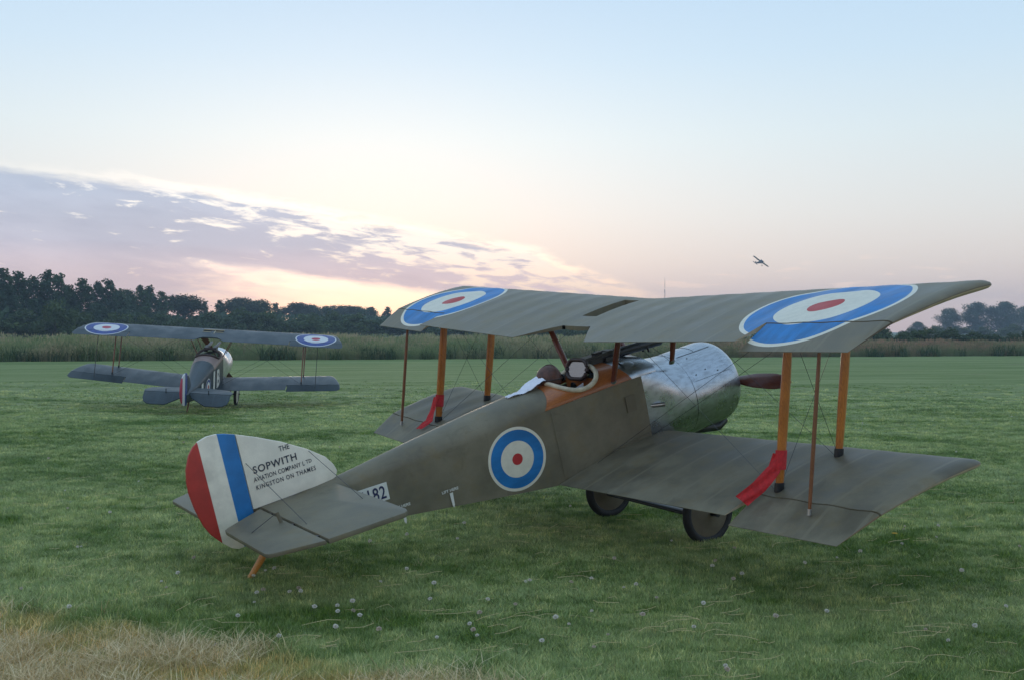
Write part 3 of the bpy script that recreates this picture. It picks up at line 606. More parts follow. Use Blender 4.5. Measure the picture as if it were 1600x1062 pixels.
SL = [0, .006, .0125, .025, .05, .09, .14, .2, .27, .36, .45, .56, .65]
def wing_mesh(P, u, patches, mats, skip=None, drop=0.0, nm='wing'):
    pid = {}; params = []; quads = []
    def key(sc, y):
        k = (round(sc, 4), round(y, 4))
        if k not in pid: pid[k] = len(params); params.append((sc, y))
        return pid[k]
    for sl, ylists in patches:
        for i in range(len(sl)-1):
            ya, yb = ylists(sl[i]), ylists(sl[i+1])
            for j in range(len(ya)-1):
                if skip and skip((sl[i]+sl[i+1])/2, (ya[j]+ya[j+1])/2): continue
                q = [key(sl[i], ya[j]), key(sl[i+1], yb[j]), key(sl[i+1], yb[j+1]), key(sl[i], ya[j+1])]
                if len(set(q)) == 4: quads.append(q)
    n = len(params); V = [P.wp(u, a, b, 1, drop)-P.O for a, b in params]+[P.wp(u, a, b, -1, drop)-P.O for a, b in params]
    F = []; FM = []
    for q in quads: F.append(tuple(q)); FM.append(0); F.append(tuple(n+i for i in reversed(q))); FM.append(1)
    ec = {}
    for q in quads:
        for a, b in zip(q, q[1:]+q[:1]): ec.setdefault(frozenset((a, b)), []).append((a, b))
    for e in ec.values():
        if len(e) == 1:
            a, b = e[0]
            if (V[a]-V[n+a]).length < 1e-5 and (V[b]-V[n+b]).length < 1e-5: continue
            te = params[a][0] > .99 and params[b][0] > .99
            tipw = P.ytip(params[a][0])-abs(params[a][1]) < .01 and P.ytip(params[b][0])-abs(params[b][1]) < .01
            F.append((b, a, n+a, n+b)); FM.append(0 if te or params[a][0] < .01 else 3 if tipw else 2 if abs(params[a][1]) < P.yA+.03 and abs(params[a][1]) > P.yA-.03 and abs(params[b][1]) < P.yA+.03 and abs(params[b][1]) > P.yA-.03 else 4)
    me = mesh(nm, V, F, mats, None, FM); bm = bmesh.new(); bm.from_mesh(me); bmesh.ops.remove_doubles(bm, verts=bm.verts, dist=1e-5); bmesh.ops.recalc_face_normals(bm, faces=bm.faces); bm.to_mesh(me); bm.free()
    me.polygons.foreach_set('use_smooth', [True]*len(me.polygons)); me.update(); me.set_sharp_from_angle(angle=rad(38)); return me
def lin(a, b, n): return [a+(b-a)*i/n for i in range(n+1)]
def tipped(a, b, n): return lin(a, b-.085, n)+[b-.06, b-.036, b-.018, b-.006, b]
def outer_patches(P, y0, sg, full_s):
    """panel from y0 to the aileron's inner end at full chord, then the tip ahead of the aileron"""
    nb = max(2, int((P.yA-y0)/P.rib*7)); nt = max(2, int((P.yTE-P.yA)/P.rib*7))
    inner = [sg*v for v in lin(y0, P.yA, nb)]
    front = [s_ for s_ in full_s if s_ <= P.sh+1e-6]
    return [(full_s, lambda sc: inner), (front, lambda sc: [sg*v for v in tipped(P.yA, P.ytip(sc), nt)])]
def aileron(P, u, sg, mats, drop, parent):
    nt = max(2, int((P.yTE-P.yA)/P.rib*7)); sl = [P.sh+.009, P.sh+.06, P.sh+.12, .94, 1.0]
    me = wing_mesh(P, u, [(sl, lambda sc: [sg*v for v in tipped(P.yA+.022, P.ytip(sc)-.004, nt)])], mats, drop=drop, nm='aileron')
    return obj('aileron', me, parent)
def slab(P, name, outline, thick, axis, mats, parent, at=0.0, bev=.008, edge_mi=0, low_mi=0):
    """flat tail surface: outline in (x, z) for a fin or (x, y) for a tailplane"""
    bm = bmesh.new(); h = thick/2
    f3 = (lambda a, b, t: Vector((a, t, b))-P.O) if axis == 'y' else (lambda a, b, t: Vector((a, b, at+t))-P.O)
    A = [bm.verts.new(f3(a, b, h)) for a, b in outline]; B = [bm.verts.new(f3(a, b, -h)) for a, b in outline]; n = len(outline)
    fa = bm.faces.new(A); fb = bm.faces.new(B[::-1]); rimf = [bm.faces.new((A[i], B[i], B[(i+1) % n], A[(i+1) % n])) for i in range(n)]
    fb.material_index = low_mi
    for f in rimf: f.material_index = edge_mi
    bmesh.ops.recalc_face_normals(bm, faces=bm.faces)
    bmesh.ops.bevel(bm, geom=[e for f in (fa, fb) for e in f.edges], offset=bev, segments=2, affect='EDGES', profile=.6)
    me = bpy.data.meshes.new(name); bm.to_mesh(me); bm.free()
    for q in mats: me.materials.append(q)
    me.polygons.foreach_set('use_smooth', [True]*len(me.polygons)); me.update(); me.set_sharp_from_angle(angle=rad(32))
    return obj(name, me, parent)
def text_part(name, body, P, parent, m_, org, udir, vdir, width=None, height=None, bold=0.0, space=1.0):
    cu = bpy.data.curves.new(name, 'FONT'); cu.body = body; cu.size = 1.0; cu.offset = bold; cu.space_character = space; cu.resolution_u = 3
    to = bpy.data.objects.new(name, cu); COL.objects.link(to); dg = bpy.context.evaluated_depsgraph_get(); me = bpy.data.meshes.new_from_object(to.evaluated_get(dg)); bpy.data.objects.remove(to); bpy.data.curves.remove(cu)
    co = np.array([v.co[:] for v in me.vertices]); x0, x1 = co[:, 0].min(), co[:, 0].max(); y0, y1 = 0.0, co[:, 1].max()
    sx = width/(x1-x0) if width else height/(y1-y0); sy = height/(y1-y0) if height else sx
    o_, U, Vd = Vector(org)-P.O, Vector(udir), Vector(vdir)
    for v in me.vertices: v.co = o_+U*((v.co.x-x0)*sx)+Vd*(v.co.y*sy)
    me.materials.clear(); me.materials.append(m_); me.update(); return obj(name, me, parent)
def fus_section(st, x):
    xs = [q[0] for q in st]; return [float(np.interp(x, xs, [q[i] for q in st])) for i in (1, 2, 3, 4)]   # w, zb, zc, zs
def deck_pt(st, x, t):
    w, zb, zc, zs = fus_section(st, x); a = t*math.pi/2; return Vector((x, w*math.sin(a), zc+(zs-zc)*math.cos(a)))
def fuselage_body(P, st, x0, x1, deck_end, mats, parent, nx=34):
    """sides and bottom from x0 to x1; rounded top decking from x0 to deck_end(t)"""
    mb = MB(P.O); xs = lin(x0, x1, nx); vs_ = []; fs = []
    for x in xs:
        w, zb, zc, zs = fus_section(st, x); bul = .012*min(1, w/.2)
        vs_ += [Vector((x, -w, zc)), Vector((x, -w-bul, zb+.6*(zc-zb))), Vector((x, -w-bul*.8, zb+.25*(zc-zb))), Vector((x, -w, zb)), Vector((x, 0, zb-.01)), Vector((x, w, zb)), Vector((x, w+bul*.8, zb+.25*(zc-zb))), Vector((x, w+bul, zb+.6*(zc-zb))), Vector((x, w, zc))]
    for i in range(nx):
        for k in range(8): fs.append((i*9+k, i*9+k+1, (i+1)*9+k+1, (i+1)*9+k))
    mb.add(vs_, fs, 0)
    ts = lin(-1, 1, 28); nd = 30; vs_ = []; fs = []
    for i in range(nd+1):
        for t in ts: x = x0+(deck_end(t)-x0)*i/nd; vs_.append(deck_pt(st, x, t))
    for i in range(nd):
        for k in range(28): fs.append((i*29+k, i*29+k+1, (i+1)*29+k+1, (i+1)*29+k))
    mb.add(vs_, fs, 0); n = 9
    mb.add([Vector((x0, 0, fus_section(st, x0)[1])), Vector((x0, .01, fus_section(st, x0)[3])), Vector((x0, -.01, fus_section(st, x0)[3]))], [(0, 1, 2)], 0)
    return mb.build('fuselage', mats, parent, 35)
def deck_panel(P, st, xr, xf, hole, m_, parent, name, nx=70, nt=64, lift=.003):
    mb = MB(P.O); ts = lin(-1, 1, nt); vs_ = []; fs = []
    for i in range(nx+1):
        for t in ts:
            x = xr(t)+(xf(t)-xr(t))*i/nx; q = deck_pt(st, x, t); w = q.y; q.z += lift; q.y *= 1+lift*2; vs_.append(q)
    for i in range(nx):
        for k in range(nt):
            t = (ts[k]+ts[k+1])/2; x = xr(t)+(xf(t)-xr(t))*(i+.5)/nx
            if hole and ((x-hole[0])/hole[1])**2+(t/hole[2])**2 < 1: continue
            fs.append((i*(nt+1)+k, i*(nt+1)+k+1, (i+1)*(nt+1)+k+1, (i+1)*(nt+1)+k))
    mb.add(vs_, fs, 0); return mb.build(name, m_, parent, 50)
def rim_tube(P, st, hole, rr, m_, parent, name='cockpit_rim'):
    mb = MB(P.O); pts = []
    for i in range(73):
        a = 2*math.pi*i/72; q = deck_pt(st, hole[0]+hole[1]*math.cos(a), hole[2]*math.sin(a)); q.z += rr*.5; pts.append(q)
    mb.tube(pts, rr, 10, cap=False); return mb.build(name, m_, parent, 80)
def nose(P, st, x0, xj, xcow, xlip, zc, r, m_, parent):
    """sheet-metal fairing from the fuselage to a round cowling"""
    mb = MB(P.O); n = 72; xs = lin(x0, xj, 18); vs_ = []; fs = []
    for x in xs:
        w, zb, zcx, zs = fus_section(st, x); k = (x-x0)/(xj-x0); k = k*k*(3-2*k); cz = ((zb+zs)/2)*(1-k)+zc*k; hh = ((zs-zb)/2-.006)*(1-k)+r*k; ww = (w-.004)*(1-k)+r*k; ex = 4.2*(1-k)+2*k
        for j in range(n):
            a = 2*math.pi*j/n; ca, sa = math.cos(a), math.sin(a)
            vs_.append(Vector((x, ww*math.copysign(abs(sa)**(2/ex), sa), cz+hh*math.copysign(abs(ca)**(2/ex), ca))))
    for i in range(18):
        for j in range(n): fs.append((i*n+j, i*n+(j+1) % n, (i+1)*n+(j+1) % n, (i+1)*n+j))
    mb.add(vs_, fs, 0); mb.build('metal_fairing', m_, parent, 50)
    mb = MB(P.O); R0 = r+.001; L = xcow-xj; prof = [(0, r-.004), (.003, R0), (.02, R0+.001)]+[(L*q, R0+.001) for q in (.3, .6, .9, 1.0)]
    for a in lin(0, math.pi/2, 8)[1:]: prof.append((L+(xlip-xcow)*math.sin(a), R0-(.11)*(1-math.cos(a))))
    prof += [(L+(xlip-xcow)-.03, R0-.135), (L-.2, R0-.13)]
    mb.lathe((xj-.012, 0, zc), (1, 0, 0), prof, 72); mb.build('engine_cowling', m_, parent, 45)
def wheel(P, c, r, tw, parent, m_disc, yside):
    mb = MB(P.O); prof = []
    for k in range(13): a = 2*math.pi*k/12; prof.append((tw*math.sin(a), r-tw+tw*math.cos(a)))
    mb.lathe(c, (0, 1, 0), prof, 40); w = empty('wheel'); w.parent = parent; tag(w)
    mb.build('tyre', M['rubber'], w, 60); mb = MB(P.O); mb.lathe(c, (0, 1, 0), [(-.065, .03), (-.06, .05), (-.022, r-2*tw+.018), (.022, r-2*tw+.018), (.06, .05), (.065, .03)], 40); mb.build('disc_cover', m_disc, w, 30)
    mb = MB(P.O); mb.lathe(c, (0, 1, 0), [(-.10, 0), (-.10, .028), (.10, .028), (.10, 0)], 12); mb.build('hub', M['black'], w, 30)
def strut(P, a, b, chord, thick, m_, parent, name, ends=None, end_m=None, ref=(1, 0, 0), taper=.75):
    mb = MB(P.O); a, b = Vector(a), Vector(b); pts = [a.lerp(b, t) for t in (0, .08, .3, .5, .7, .92, 1)]
    mb.tube(pts, [taper, .88, 1, 1.05, 1, .88, taper], 14, 0, True, (chord/2, thick/2), ref); o = mb.build(name, m_, parent, 60)
    if ends:
        for q0, q1 in ends:
            mb = MB(P.O); mb.tube([a.lerp(b, q0), a.lerp(b, q1)], [1, 1], 14, 0, True, (chord*.5, thick*.62), ref); mb.build('ferrule', end_m or M['black'], o, 50)
    return o
def wires(P, pairs, parent, r=.0020, name='bracing_wire'):
    for a, b in pairs:
        mb = MB(P.O); a, b = Vector(a), Vector(b); mb.tube([a, b], r, 5); mb.build(name, M['wire'], parent, 60)
def propeller(P, c, Rr, ang, parent, width=.105):
    mb = MB(P.O); root = empty('propeller'); root.parent = parent
    for sgn in (1, -1):
        mb = MB(P.O); d_ = Vector((0, -math.cos(ang)*sgn, math.sin(ang)*sgn)); wdir0 = d_.cross(Vector((1, 0, 0))); V = []; F = []; n = 10; st_ = 13
        for i in range(st_+1):
            t = i/st_; q = .06+t*(Rr-.06); ch = width*np.interp(t, [0, .15, .45, .75, .93, 1], [.35, .5, .95, 1.0, .72, .12]); tw = rad(np.interp(t, [0, .2, 1], [60, 48, 17])); wd = wdir0*math.cos(tw)*sgn+Vector((1, 0, 0))*math.sin(tw); nd = wd.cross(d_); th = np.interp(t, [0, .2, 1], [.03, .015, .005])
            for k in range(n): a = 2*math.pi*k/n; V.append(Vector(c)+d_*q+wd*(ch*math.cos(a))+nd*(th*math.sin(a)))
        for i in range(st_):
            for k in range(n): F.append((i*n+k, i*n+(k+1) % n, (i+1)*n+(k+1) % n, (i+1)*n+k))
        F.append(tuple(st_*n+k for k in range(n))); mb.add(V, F, 0); mb.build('propeller_blade', M['prop'], root, 60)
    mb = MB(P.O); mb.lathe(Vector(c)+Vector((-.09, 0, 0)), (1, 0, 0), [(0, 0), (0, .10), (.15, .10), (.155, .07), (.2, .045), (.2, 0)], 20); mb.build('propeller_hub', M['steel'], root, 30)
def rrect(w, h, r, n=6):
    pts = []
    for cx_, cy_, a0 in ((w/2-r, h/2-r, 0), (-w/2+r, h/2-r, 90), (-w/2+r, -h/2+r, 180), (w/2-r, -h/2+r, 270)):
        for i in range(n+1): a = rad(a0+90*i/n); pts.append((cx_+r*math.cos(a), cy_+r*math.sin(a)))
    return pts

# ------------------------------------------------------------------ the near biplane
A = Plane([[.814675, -.545864, -.195798], [.523298, .837476, -.157461], [.249928, .025819, .96792]], (1.53885, 11.70427, 1.06168), (-.323, 0, -1.014),
          c=1.553, st=.411, gap=1.337, dihu=2.385, dihl=2.578, incu=1.182, incl=1.467, thick=1.0, rib=.385, sag=.010, sh=.758, yA=2.672, yTE=3.798,
          tip_s=[0, .012, .03, .07, .758, 1.0], tip_y=[3.86, 3.945, 3.985, 3.995, 3.915, 3.798])
near = empty('near_biplane', A.matrix); near.name = 'biplane'
tag(near, 'olive biplane with polished aluminium nose and striped white tail, nearest the camera', 'biplane', 'vintage biplanes parked on the airfield')
ox, oz = A.O.x, A.O.z
RO = .715
mt = fabric('upper_wing_fabric', (.172, .150, .101), .42, [(.411-.50*1.553-ox, 3.11, RO), (.411-.50*1.553-ox, -2.97, RO)], (RED, CREAM, (.014, .185, .47)), rib=.385)
full = SL+[.741, .758, .82, .88, .94, 1.0]
HOLE = (.17, .56, .015, .258)
yc, yc2, sc_ = .626, .233, .741
ymid = sorted(set([round(v, 4) for v in lin(-.66, .66, 22)]+[HOLE[2], HOLE[3], -yc2, yc2]))
SF = sorted(set([s_ for s_ in SL if s_ not in (.2,)]+[.17, .741]))
full = SF+[.758, .82, .88, .94, 1.0]
def yin(sc): return yc2+(yc-yc2)*(sc-sc_)/(1-sc_)
rear = [sc_, .758, .82, .88, .94, 1.0]
pt = [(SF, lambda sc: ymid)]
for sg in (1, -1):
    pt.append((rear, lambda sc, sg=sg: [sg*v for v in lin(yin(sc), .66, 7)])); pt += outer_patches(A, .66, sg, full)
obj('upper_wing', wing_mesh(A, 1, pt, [mt, M['linen'], M['linen'], M['tip'], M['khaki_plain']], lambda sc, y: HOLE[0] < sc < HOLE[1] and HOLE[2] < y < HOLE[3], nm='upper_wing'), near)
for sg in (1, -1):
    aileron(A, 1, sg, [mt, M['linen'], M['linen'], M['tip'], M['khaki_plain']], .084, near)
    obj('lower_wing', wing_mesh(A, 0, outer_patches(A, .35, sg, full), [M['khaki_wing'], M['linen'], M['linen'], M['edge'], M['khaki_plain']], nm='lower_wing'), near)
    aileron(A, 0, sg, [M['khaki_wing'], M['linen'], M['linen'], M['edge'], M['khaki_plain']], .084, near)

# fuselage: x, half width, bottom, top longeron, spine
ST = [(-4.46, .018, .385, .600, .660), (-3.6, .125, .255, .612, .722), (-2.87, .20, .150, .636, .800), (-2.2, .275, .055, .672, .862), (-1.55, .335, -.035, .728, .905), (-1.1, .352, -.045, .740, .930), (-.7, .362, -.050, .748, .945), (-.32, .372, -.050, .750, .935), (.36, .40, -.05, .74, .80)]
fm = fabric('fuselage_fabric', (.172, .150, .101), .5, [(-1.938-ox, .365-oz, .315)], (RED, CREAM, (.014, .165, .43)), axis='xz')
xr = lambda t: -1.54+.14*math.cos(t*math.pi/2)
fuselage_body(A, ST, -4.46, -.32, xr, [fm], near)
HOL = (-1.02, .29, .80)
xf = lambda t: -.44-.12*math.cos(t*math.pi/2)
deck_panel(A, ST, xr, xf, HOL, M['ply'], near, 'cockpit_decking')
deck_panel(A, ST, xf, lambda t: -.12, None, M['alu'], near, 'gun_decking', 14, 40, .002)
rim_tube(A, ST, HOL, .025, M['leather_tan'], near)
nose(A, ST, -.45, .36, .86, 1.03, .315, .465, M['alu'], near)
# sheet joints, fasteners, stub pipe on the metal nose
def ring_pts(x, r, z, a0, a1, n=30): return [Vector((x, -r*math.sin(rad(a)), z+r*math.cos(rad(a)))) for a in lin(a0, a1, n)]
mb = MB(A.O); mb.tube(ring_pts(.30, .4665, .316, -100, 150), .0022, 5); mb.tube(ring_pts(.62, .468, .315, -100, 20), .0022, 5); mb.tube([Vector((x, -.468*math.sin(rad(66)), .315+.468*math.cos(rad(66)))) for x in lin(.36, .86, 6)], .0022, 5)
mb.tube([Vector((x, -.4675*math.sin(rad(22)), .317+.4675*math.cos(rad(22)))) for x in lin(.36, .84, 6)], .0022, 5)
mb.build('cowl_seam', M['black'], near, 60)
for x, a in ((.55, 55), (.70, 62), (.40, 58), (.45, 30)):
    mb = MB(A.O); p0 = Vector((x, -.470*math.sin(rad(a)), .315+.470*math.cos(rad(a)))); mb.lathe(p0, (0, -math.sin(rad(a)), math.cos(rad(a))), [(0, .007), (.004, .006), (.005, 0)], 10); mb.build('cowl_fastener', M['black'], near)
mb = MB(A.O); mb.tube([(-.26, -.36, .410), (-.19, -.43, .408), (-.145, -.462, .405)], .023, 14, cap=False); mb.tube([(-.26, -.36, .41), (-.19, -.43, .408), (-.155, -.456, .405)], .019, 14); mb.build('stub_pipe', M['steel'], near, 50)
mb = MB(A.O); mb.tube([(.45, -.10, -.10), (.80, -.16, -.16), (.92, -.14, -.12)], .05, 10); mb.tube([(.40, .1, -.12), (.85, .06, -.17)], .045, 10); mb.build('exhaust_collector', M['black'], near)
mb = MB(A.O); mb.lathe((.80, 0, .315), (1, 0, 0), [(-.1, .05), (-.1, .16), (.1, .16), (.1, .05)], 24)
for k in range(9): a = 2*math.pi*k/9; d_ = Vector((0, math.cos(a), math.sin(a))); mb.tube([Vector((.82, 0, .315))+d_*.14, Vector((.82, 0, .315))+d_*.33], .06, 10)
mb.build('rotary_engine', M['black'], near)
propeller(A, (1.13, 0, .285), 1.03, rad(2.0), near, .088)
# cockpit inside
mb = MB(A.O); mb.box((-1.6, -.30, .12), (-.5, .30, .16)); mb.box((-1.62, -.30, .12), (-1.60, .30, .72)); mb.build('cockpit_floor', M['cockpit_dark'], near)
mb = MB(A.O); mb.box((-1.42, -.20, .38), (-1.08, .20, .42)); mb.box((-1.46, -.20, .38), (-1.42, .20, .78)); mb.build('seat', M['leather_dark'], near)
pan = MB(A.O); pan.box((-.80, -.29, .50), (-.77, .29, .84)); pn = pan.build('instrument_panel', M['ply'], near)
for y_, z_, r_ in ((-.17, .74, .045), (.0, .70, .05), (.16, .74, .045), (-.06, .60, .035)):
    mb = MB(A.O); mb.lathe((-.80, y_, z_), (-1, 0, 0), [(-.01, r_), (.014, r_), (.016, r_*.85), (.010, r_*.8), (.010, 0)], 20); mb.build('dial', M['black'], pn)
mb = MB(A.O); mb.tube([(-1.0, 0, .2), (-1.02, 0, .55), (-1.04, 0, .68)], .014, 8); mb.build('control_column', M['black'], near)
# machine gun with padded windscreen
gun = empty('machine_gun'); gun.parent = near
mb = MB(A.O); mb.box((-.79, -.062, .87), (-.36, .062, 1.03)); mb.box((-.60, -.03, 1.025), (-.50, .03, 1.05)); mb.box((-.45, -.062, .92), (-.40, .062, 1.035)); mb.box((-.70, -.07, .95), (-.52, -.048, 1.0)); mb.box((-.62, .048, .93), (-.44, .10, 1.02)); mb.build('gun_body', M['black'], gun, 30)
mb = MB(A.O); mb.lathe((-.37, 0, .975), (1, 0, -.04), [(0, .0), (0, .052), (.03, .054), (.06, .05)]+[(.06+.05*i, .05 if i % 2 else .053) for i in range(1, 13)]+[(.68, .05), (.70, .032), (.76, .03), (.77, .02), (.84, .02), (.84, 0)], 20); mb.build('gun_barrel', M['black'], gun, 30)
for x in (-.62, -.42, .10):
    mb = MB(A.O); mb.tube([(x, -.05, .88), (x, -.03, .945)], .012, 8); mb.tube([(x, .05, .88), (x, .03, .945)], .012, 8); mb.box((x-.02, -.05, .93), (x+.02, .05, .945)); mb.build('gun_mount', M['black'], gun, 30)
mb = MB(A.O); mb.box((-.52, -.10, .86), (-.40, -.05, .98)); mb.build('feed_block', M['black'], gun)
WS = Vector((-.84, .0, .942)); wa, wb = Vector((.10, -.99, 0)).normalized(), Vector((.36, .04, .92)).normalized(); pts = [WS+wa*a+wb*b for a, b in rrect(.30, .195, .085)]
mb = MB(A.O); mb.tube(pts+[pts[0]], .021, 10, cap=False); mb.build('windscreen_pad', M['leather_dark'], gun, 70)
mb = MB(A.O); nrm = wa.cross(wb); bulge = [WS+nrm*(.006)]; k = len(pts); mb.add([q-nrm*.003 for q in pts]+[WS-nrm*.003], [(i, (i+1) % k, k) for i in range(k)]); mb.build('windscreen_pane', M['glass'], gun, 70)
for sg in (-1, 1):
    mb = MB(A.O); mb.tube([(-.815, sg*.06, .935), (-.72, sg*.045, .95)], .022, 8); mb.build('padded_grip', M['leather_dark'], gun, 60)

# tail
zt = .663
tp = [(-4.385, 0)]+[(-3.70, 0), (-3.70, -1.0), (-3.702, -1.43), (-3.72, -1.49), (-3.76, -1.515), (-4.385, -1.447)]
tpl = [(-3.70, 1.0), (-3.702, 1.43), (-3.72, 1.49), (-3.76, 1.515), (-4.385, 1.447)]
tpf = [(-4.385, -1.447), (-3.76, -1.515), (-3.72, -1.49), (-3.702, -1.43), (-3.70, -1.0), (-3.70, 1.0), (-3.702, 1.43), (-3.72, 1.49), (-3.76, 1.515), (-4.385, 1.447)]
slab(A, 'tailplane', tpf, .045, 'z', [M['khaki_plain'], M['linen']], near, zt, .012, 0, 1)
for sg in (-1, 1):
    slab(A, 'elevator', [(a, sg*b) for a, b in [(-4.405, .02), (-4.405, 1.444), (-4.77, 1.290), (-4.805, 1.265), (-4.818, 1.23), (-4.818, .32), (-4.808, .275), (-4.78, .245)]], .036, 'z', [M['khaki_plain'], M['linen']], near, zt, .010, 0, 1)
    for y_, dz_ in ((.62, .11), (.62, -.10)):
        mb = MB(A.O); mb.tube([(-4.44, sg*y_, zt), (-4.46, sg*y_, zt+dz_)], .010, 8, sect=(1.6, .7)); mb.build('control_horn', M['khaki_plain'], near, 50)
    for y_ in (.25, .75, 1.25):
        mb = MB(A.O); mb.box((-4.415, sg*y_-.02, zt-.012), (-4.375, sg*y_+.02, zt+.012)); mb.build('hinge', M['black'], near)
finm = mat('white_fin_fabric', (.78, .73, .61), .5, var=.08, vscale=5, bump=.12, bscale=90)
fin = slab(A, 'fin', [(-4.459, .69), (-4.459, 1.368), (-4.284, 1.289), (-4.074, 1.180), (-3.862, 1.046), (-3.715, .926), (-3.655, .835), (-3.638, .775), (-3.66, .725), (-3.71, .70)], .034, 'y', [finm], near, 0, .011)
rm = mat('striped_rudder_fabric', CREAM, .5); T = NT(rm.node_tree); p_ = getp(rm); co = T.new('ShaderNodeTexCoord').outputs['Object']; x, y, z = T.sep(co); n_ = T.noise(co, 5, 5, .6); n2_ = T.noise(co, 30, 4, .6)
def worn(c): return T.mix(T.map(n_, .3, .7), tuple(q*.82 for q in c), tuple(min(1, q*1.1) for q in c))
cst = T.mix(T.math('LESS_THAN', x, -4.613-ox), worn((.014, .165, .43)), worn((.78, .73, .61))); cst = T.mix(T.math('LESS_THAN', x, -4.786-ox), cst, worn((.46, .040, .030)))
T.put(p_.inputs['Base Color'], cst)
slab(A, 'rudder', [(-4.463, .42), (-4.52, .405), (-4.66, .400), (-4.72, .43), (-4.79, .506), (-4.86, .60), (-4.905, .70), (-4.940, .86), (-4.955, 1.0), (-4.950, 1.10), (-4.930, 1.20), (-4.88, 1.312), (-4.83, 1.37), (-4.775, 1.405), (-4.70, 1.424), (-4.62, 1.420), (-4.55, 1.402), (-4.463, 1.369)], .036, 'y', [rm], near, 0, .012)
ty = -.0205
for nm, body, o_, w_, h_, sp, bo in (('lettering', 'THE', (-4.120, ty, 1.106), .098, .046, 1.05, .010), ('lettering', 'SOPWITH', (-4.385, ty, .990), .405, .064, 1.12, .016), ('lettering', 'AVIATION COMPANY L', (-4.398, ty, .918), .475, .040, 1.1, .012), ('lettering', 'TD', (-3.908, ty, .926), .055, .032, 1.05, .010), ('lettering', 'KINGSTON ON THAMES', (-4.392, ty, .846), .560, .040, 1.25, .012)):
    text_part('lettering', body, A, fin, M['ink'], o_, (1, 0, 0), (0, 0, 1), w_, h_, bo, sp)
# bracing of the tail
for sg in (-1, 1):
    wires(A, [((-3.86, sg*.017, 1.03), (-3.78, sg*.80, zt+.022)), ((-4.43, sg*.017, 1.10), (-4.34, sg*.92, zt+.022)), ((-4.455, sg*.62, zt+.11), (-4.70, sg*.62, zt+.02))], near, .0026)
    for q in ((-3.78, sg*.80, zt+.03), (-4.34, sg*.92, zt+.03), (-4.43, sg*.02, 1.10), (-3.86, sg*.02, 1.03)):
        mb = MB(A.O); mb.lathe(Vector(q)-Vector((0, 0, .012)), (0, 0, 1), [(0, .018), (.02, .013), (.03, .006), (.03, 0)], 8); mb.build('wire_anchor', M['black'], near)
    strut(A, (-4.30, sg*.05, .44), (-4.25, sg*.85, zt-.02), .035, .018, M['steel'], near, 'tail_strut')
mb = MB(A.O); mb.tube([(-4.20, 0, .50), (-4.38, 0, .36), (-4.50, 0, .235), (-4.62, 0, .125), (-4.665, 0, .085)], [1.0, 1.15, 1.1, .9, .5], 10, sect=(.030, .024)); mb.build('tail_skid', M['skid'], near, 60)
# fuselage markings: serial on white panel, lifting marks
def side_y(x, z): w, zb, zc, zs = fus_section(ST, x); return -w-.017*min(1, w/.2)-.004
def side_panel(name, cs, m_, lift=0.0):
    mb = MB(A.O); q = [Vector((x_, side_y(x_, z_)-lift, z_)) for x_, z_ in cs]; n = len(q); mb.add(q+[v+Vector((0, .004, 0)) for v in q], [tuple(range(n))]+[(i, n+i, n+(i+1) % n, (i+1) % n) for i in range(n)]); return mb.build(name, m_, near)
side_panel('serial_panel', [(-3.80, .40), (-3.268, .40), (-3.268, .563), (-3.80, .563)], M['white_paint'])
def sdir_u(x0, x1): return Vector((x1-x0, side_y(x1, .4)-side_y(x0, .4), 0)).normalized()
o_ = Vector((-3.645, side_y(-3.645, .4)-.003, .423)); text_part('serial_number', 'N5182', A, near, M['ink_blue'], o_, sdir_u(-3.645, -3.285), (0, 0, 1), .352, .120, .012, 1.08)
for x_ in (-2.70, -3.19):
    zz = .280 if x_ > -3 else .285
    text_part('lift_lettering', 'LIFT HERE', A, near, M['white_paint'], Vector((x_-.07, side_y(x_-.07, .3)-.003, zz)), sdir_u(x_-.07, x_+.1), (0, 0, 1), .17, .026, .02)
    side_panel('lift_arrow', [(x_+.004, zz-.015), (x_+.036, zz-.015), (x_+.031, zz-.135), (x_+.020, zz-.16), (x_+.009, zz-.135)], M['white_paint'], .002)
# lacing seams and patch on the fuselage side
mb = MB(A.O)
for a, b in (((-1.47, .0), (-1.49, .72)),): mb.tube([Vector((a[0]+(b[0]-a[0])*t, side_y(a[0]+(b[0]-a[0])*t, .3)+.001, a[1]+(b[1]-a[1])*t)) for t in lin(0, 1, 8)], .0022, 5)
mb.tube([Vector((x_, side_y(x_, .3)-.0, .10+.08*(x_+1.0))) for x_ in lin(-.95, -.33, 8)], .005, 5)
mb.build('fabric_seam', M['khaki_plain'], near, 60)
M['patch'] = mat('dark_olive_patch', (.135, .112, .070), .55, var=.1)
side_panel('fabric_patch', [(-.58, .43), (-.46, .43), (-.46, .60), (-.58, .60)], M['patch'])

# undercarriage
ax_, az_ = -.125, -.735
for sg in (-1, 1):
    wheel(A, (ax_, sg*.815, az_), .335, .046, near, M['disc'], sg)
    for x_ in (.10, -.82):
        strut(A, (ax_+(.03 if x_ > 0 else -.03), sg*.64, az_-.02), (x_, sg*.33, -.04), .06, .028, M['strut_red'], near, 'undercarriage_leg')
mb = MB(A.O); mb.tube([(ax_, -.97, az_), (ax_, .97, az_)], .026, 10); mb.tube([(ax_-.10, -.68, az_-.005), (ax_-.10, .68, az_-.005)], [1, 1], 10, sect=(.026, .05), ref=(0, 0, 1)); mb.build('axle', M['black'], near, 60)
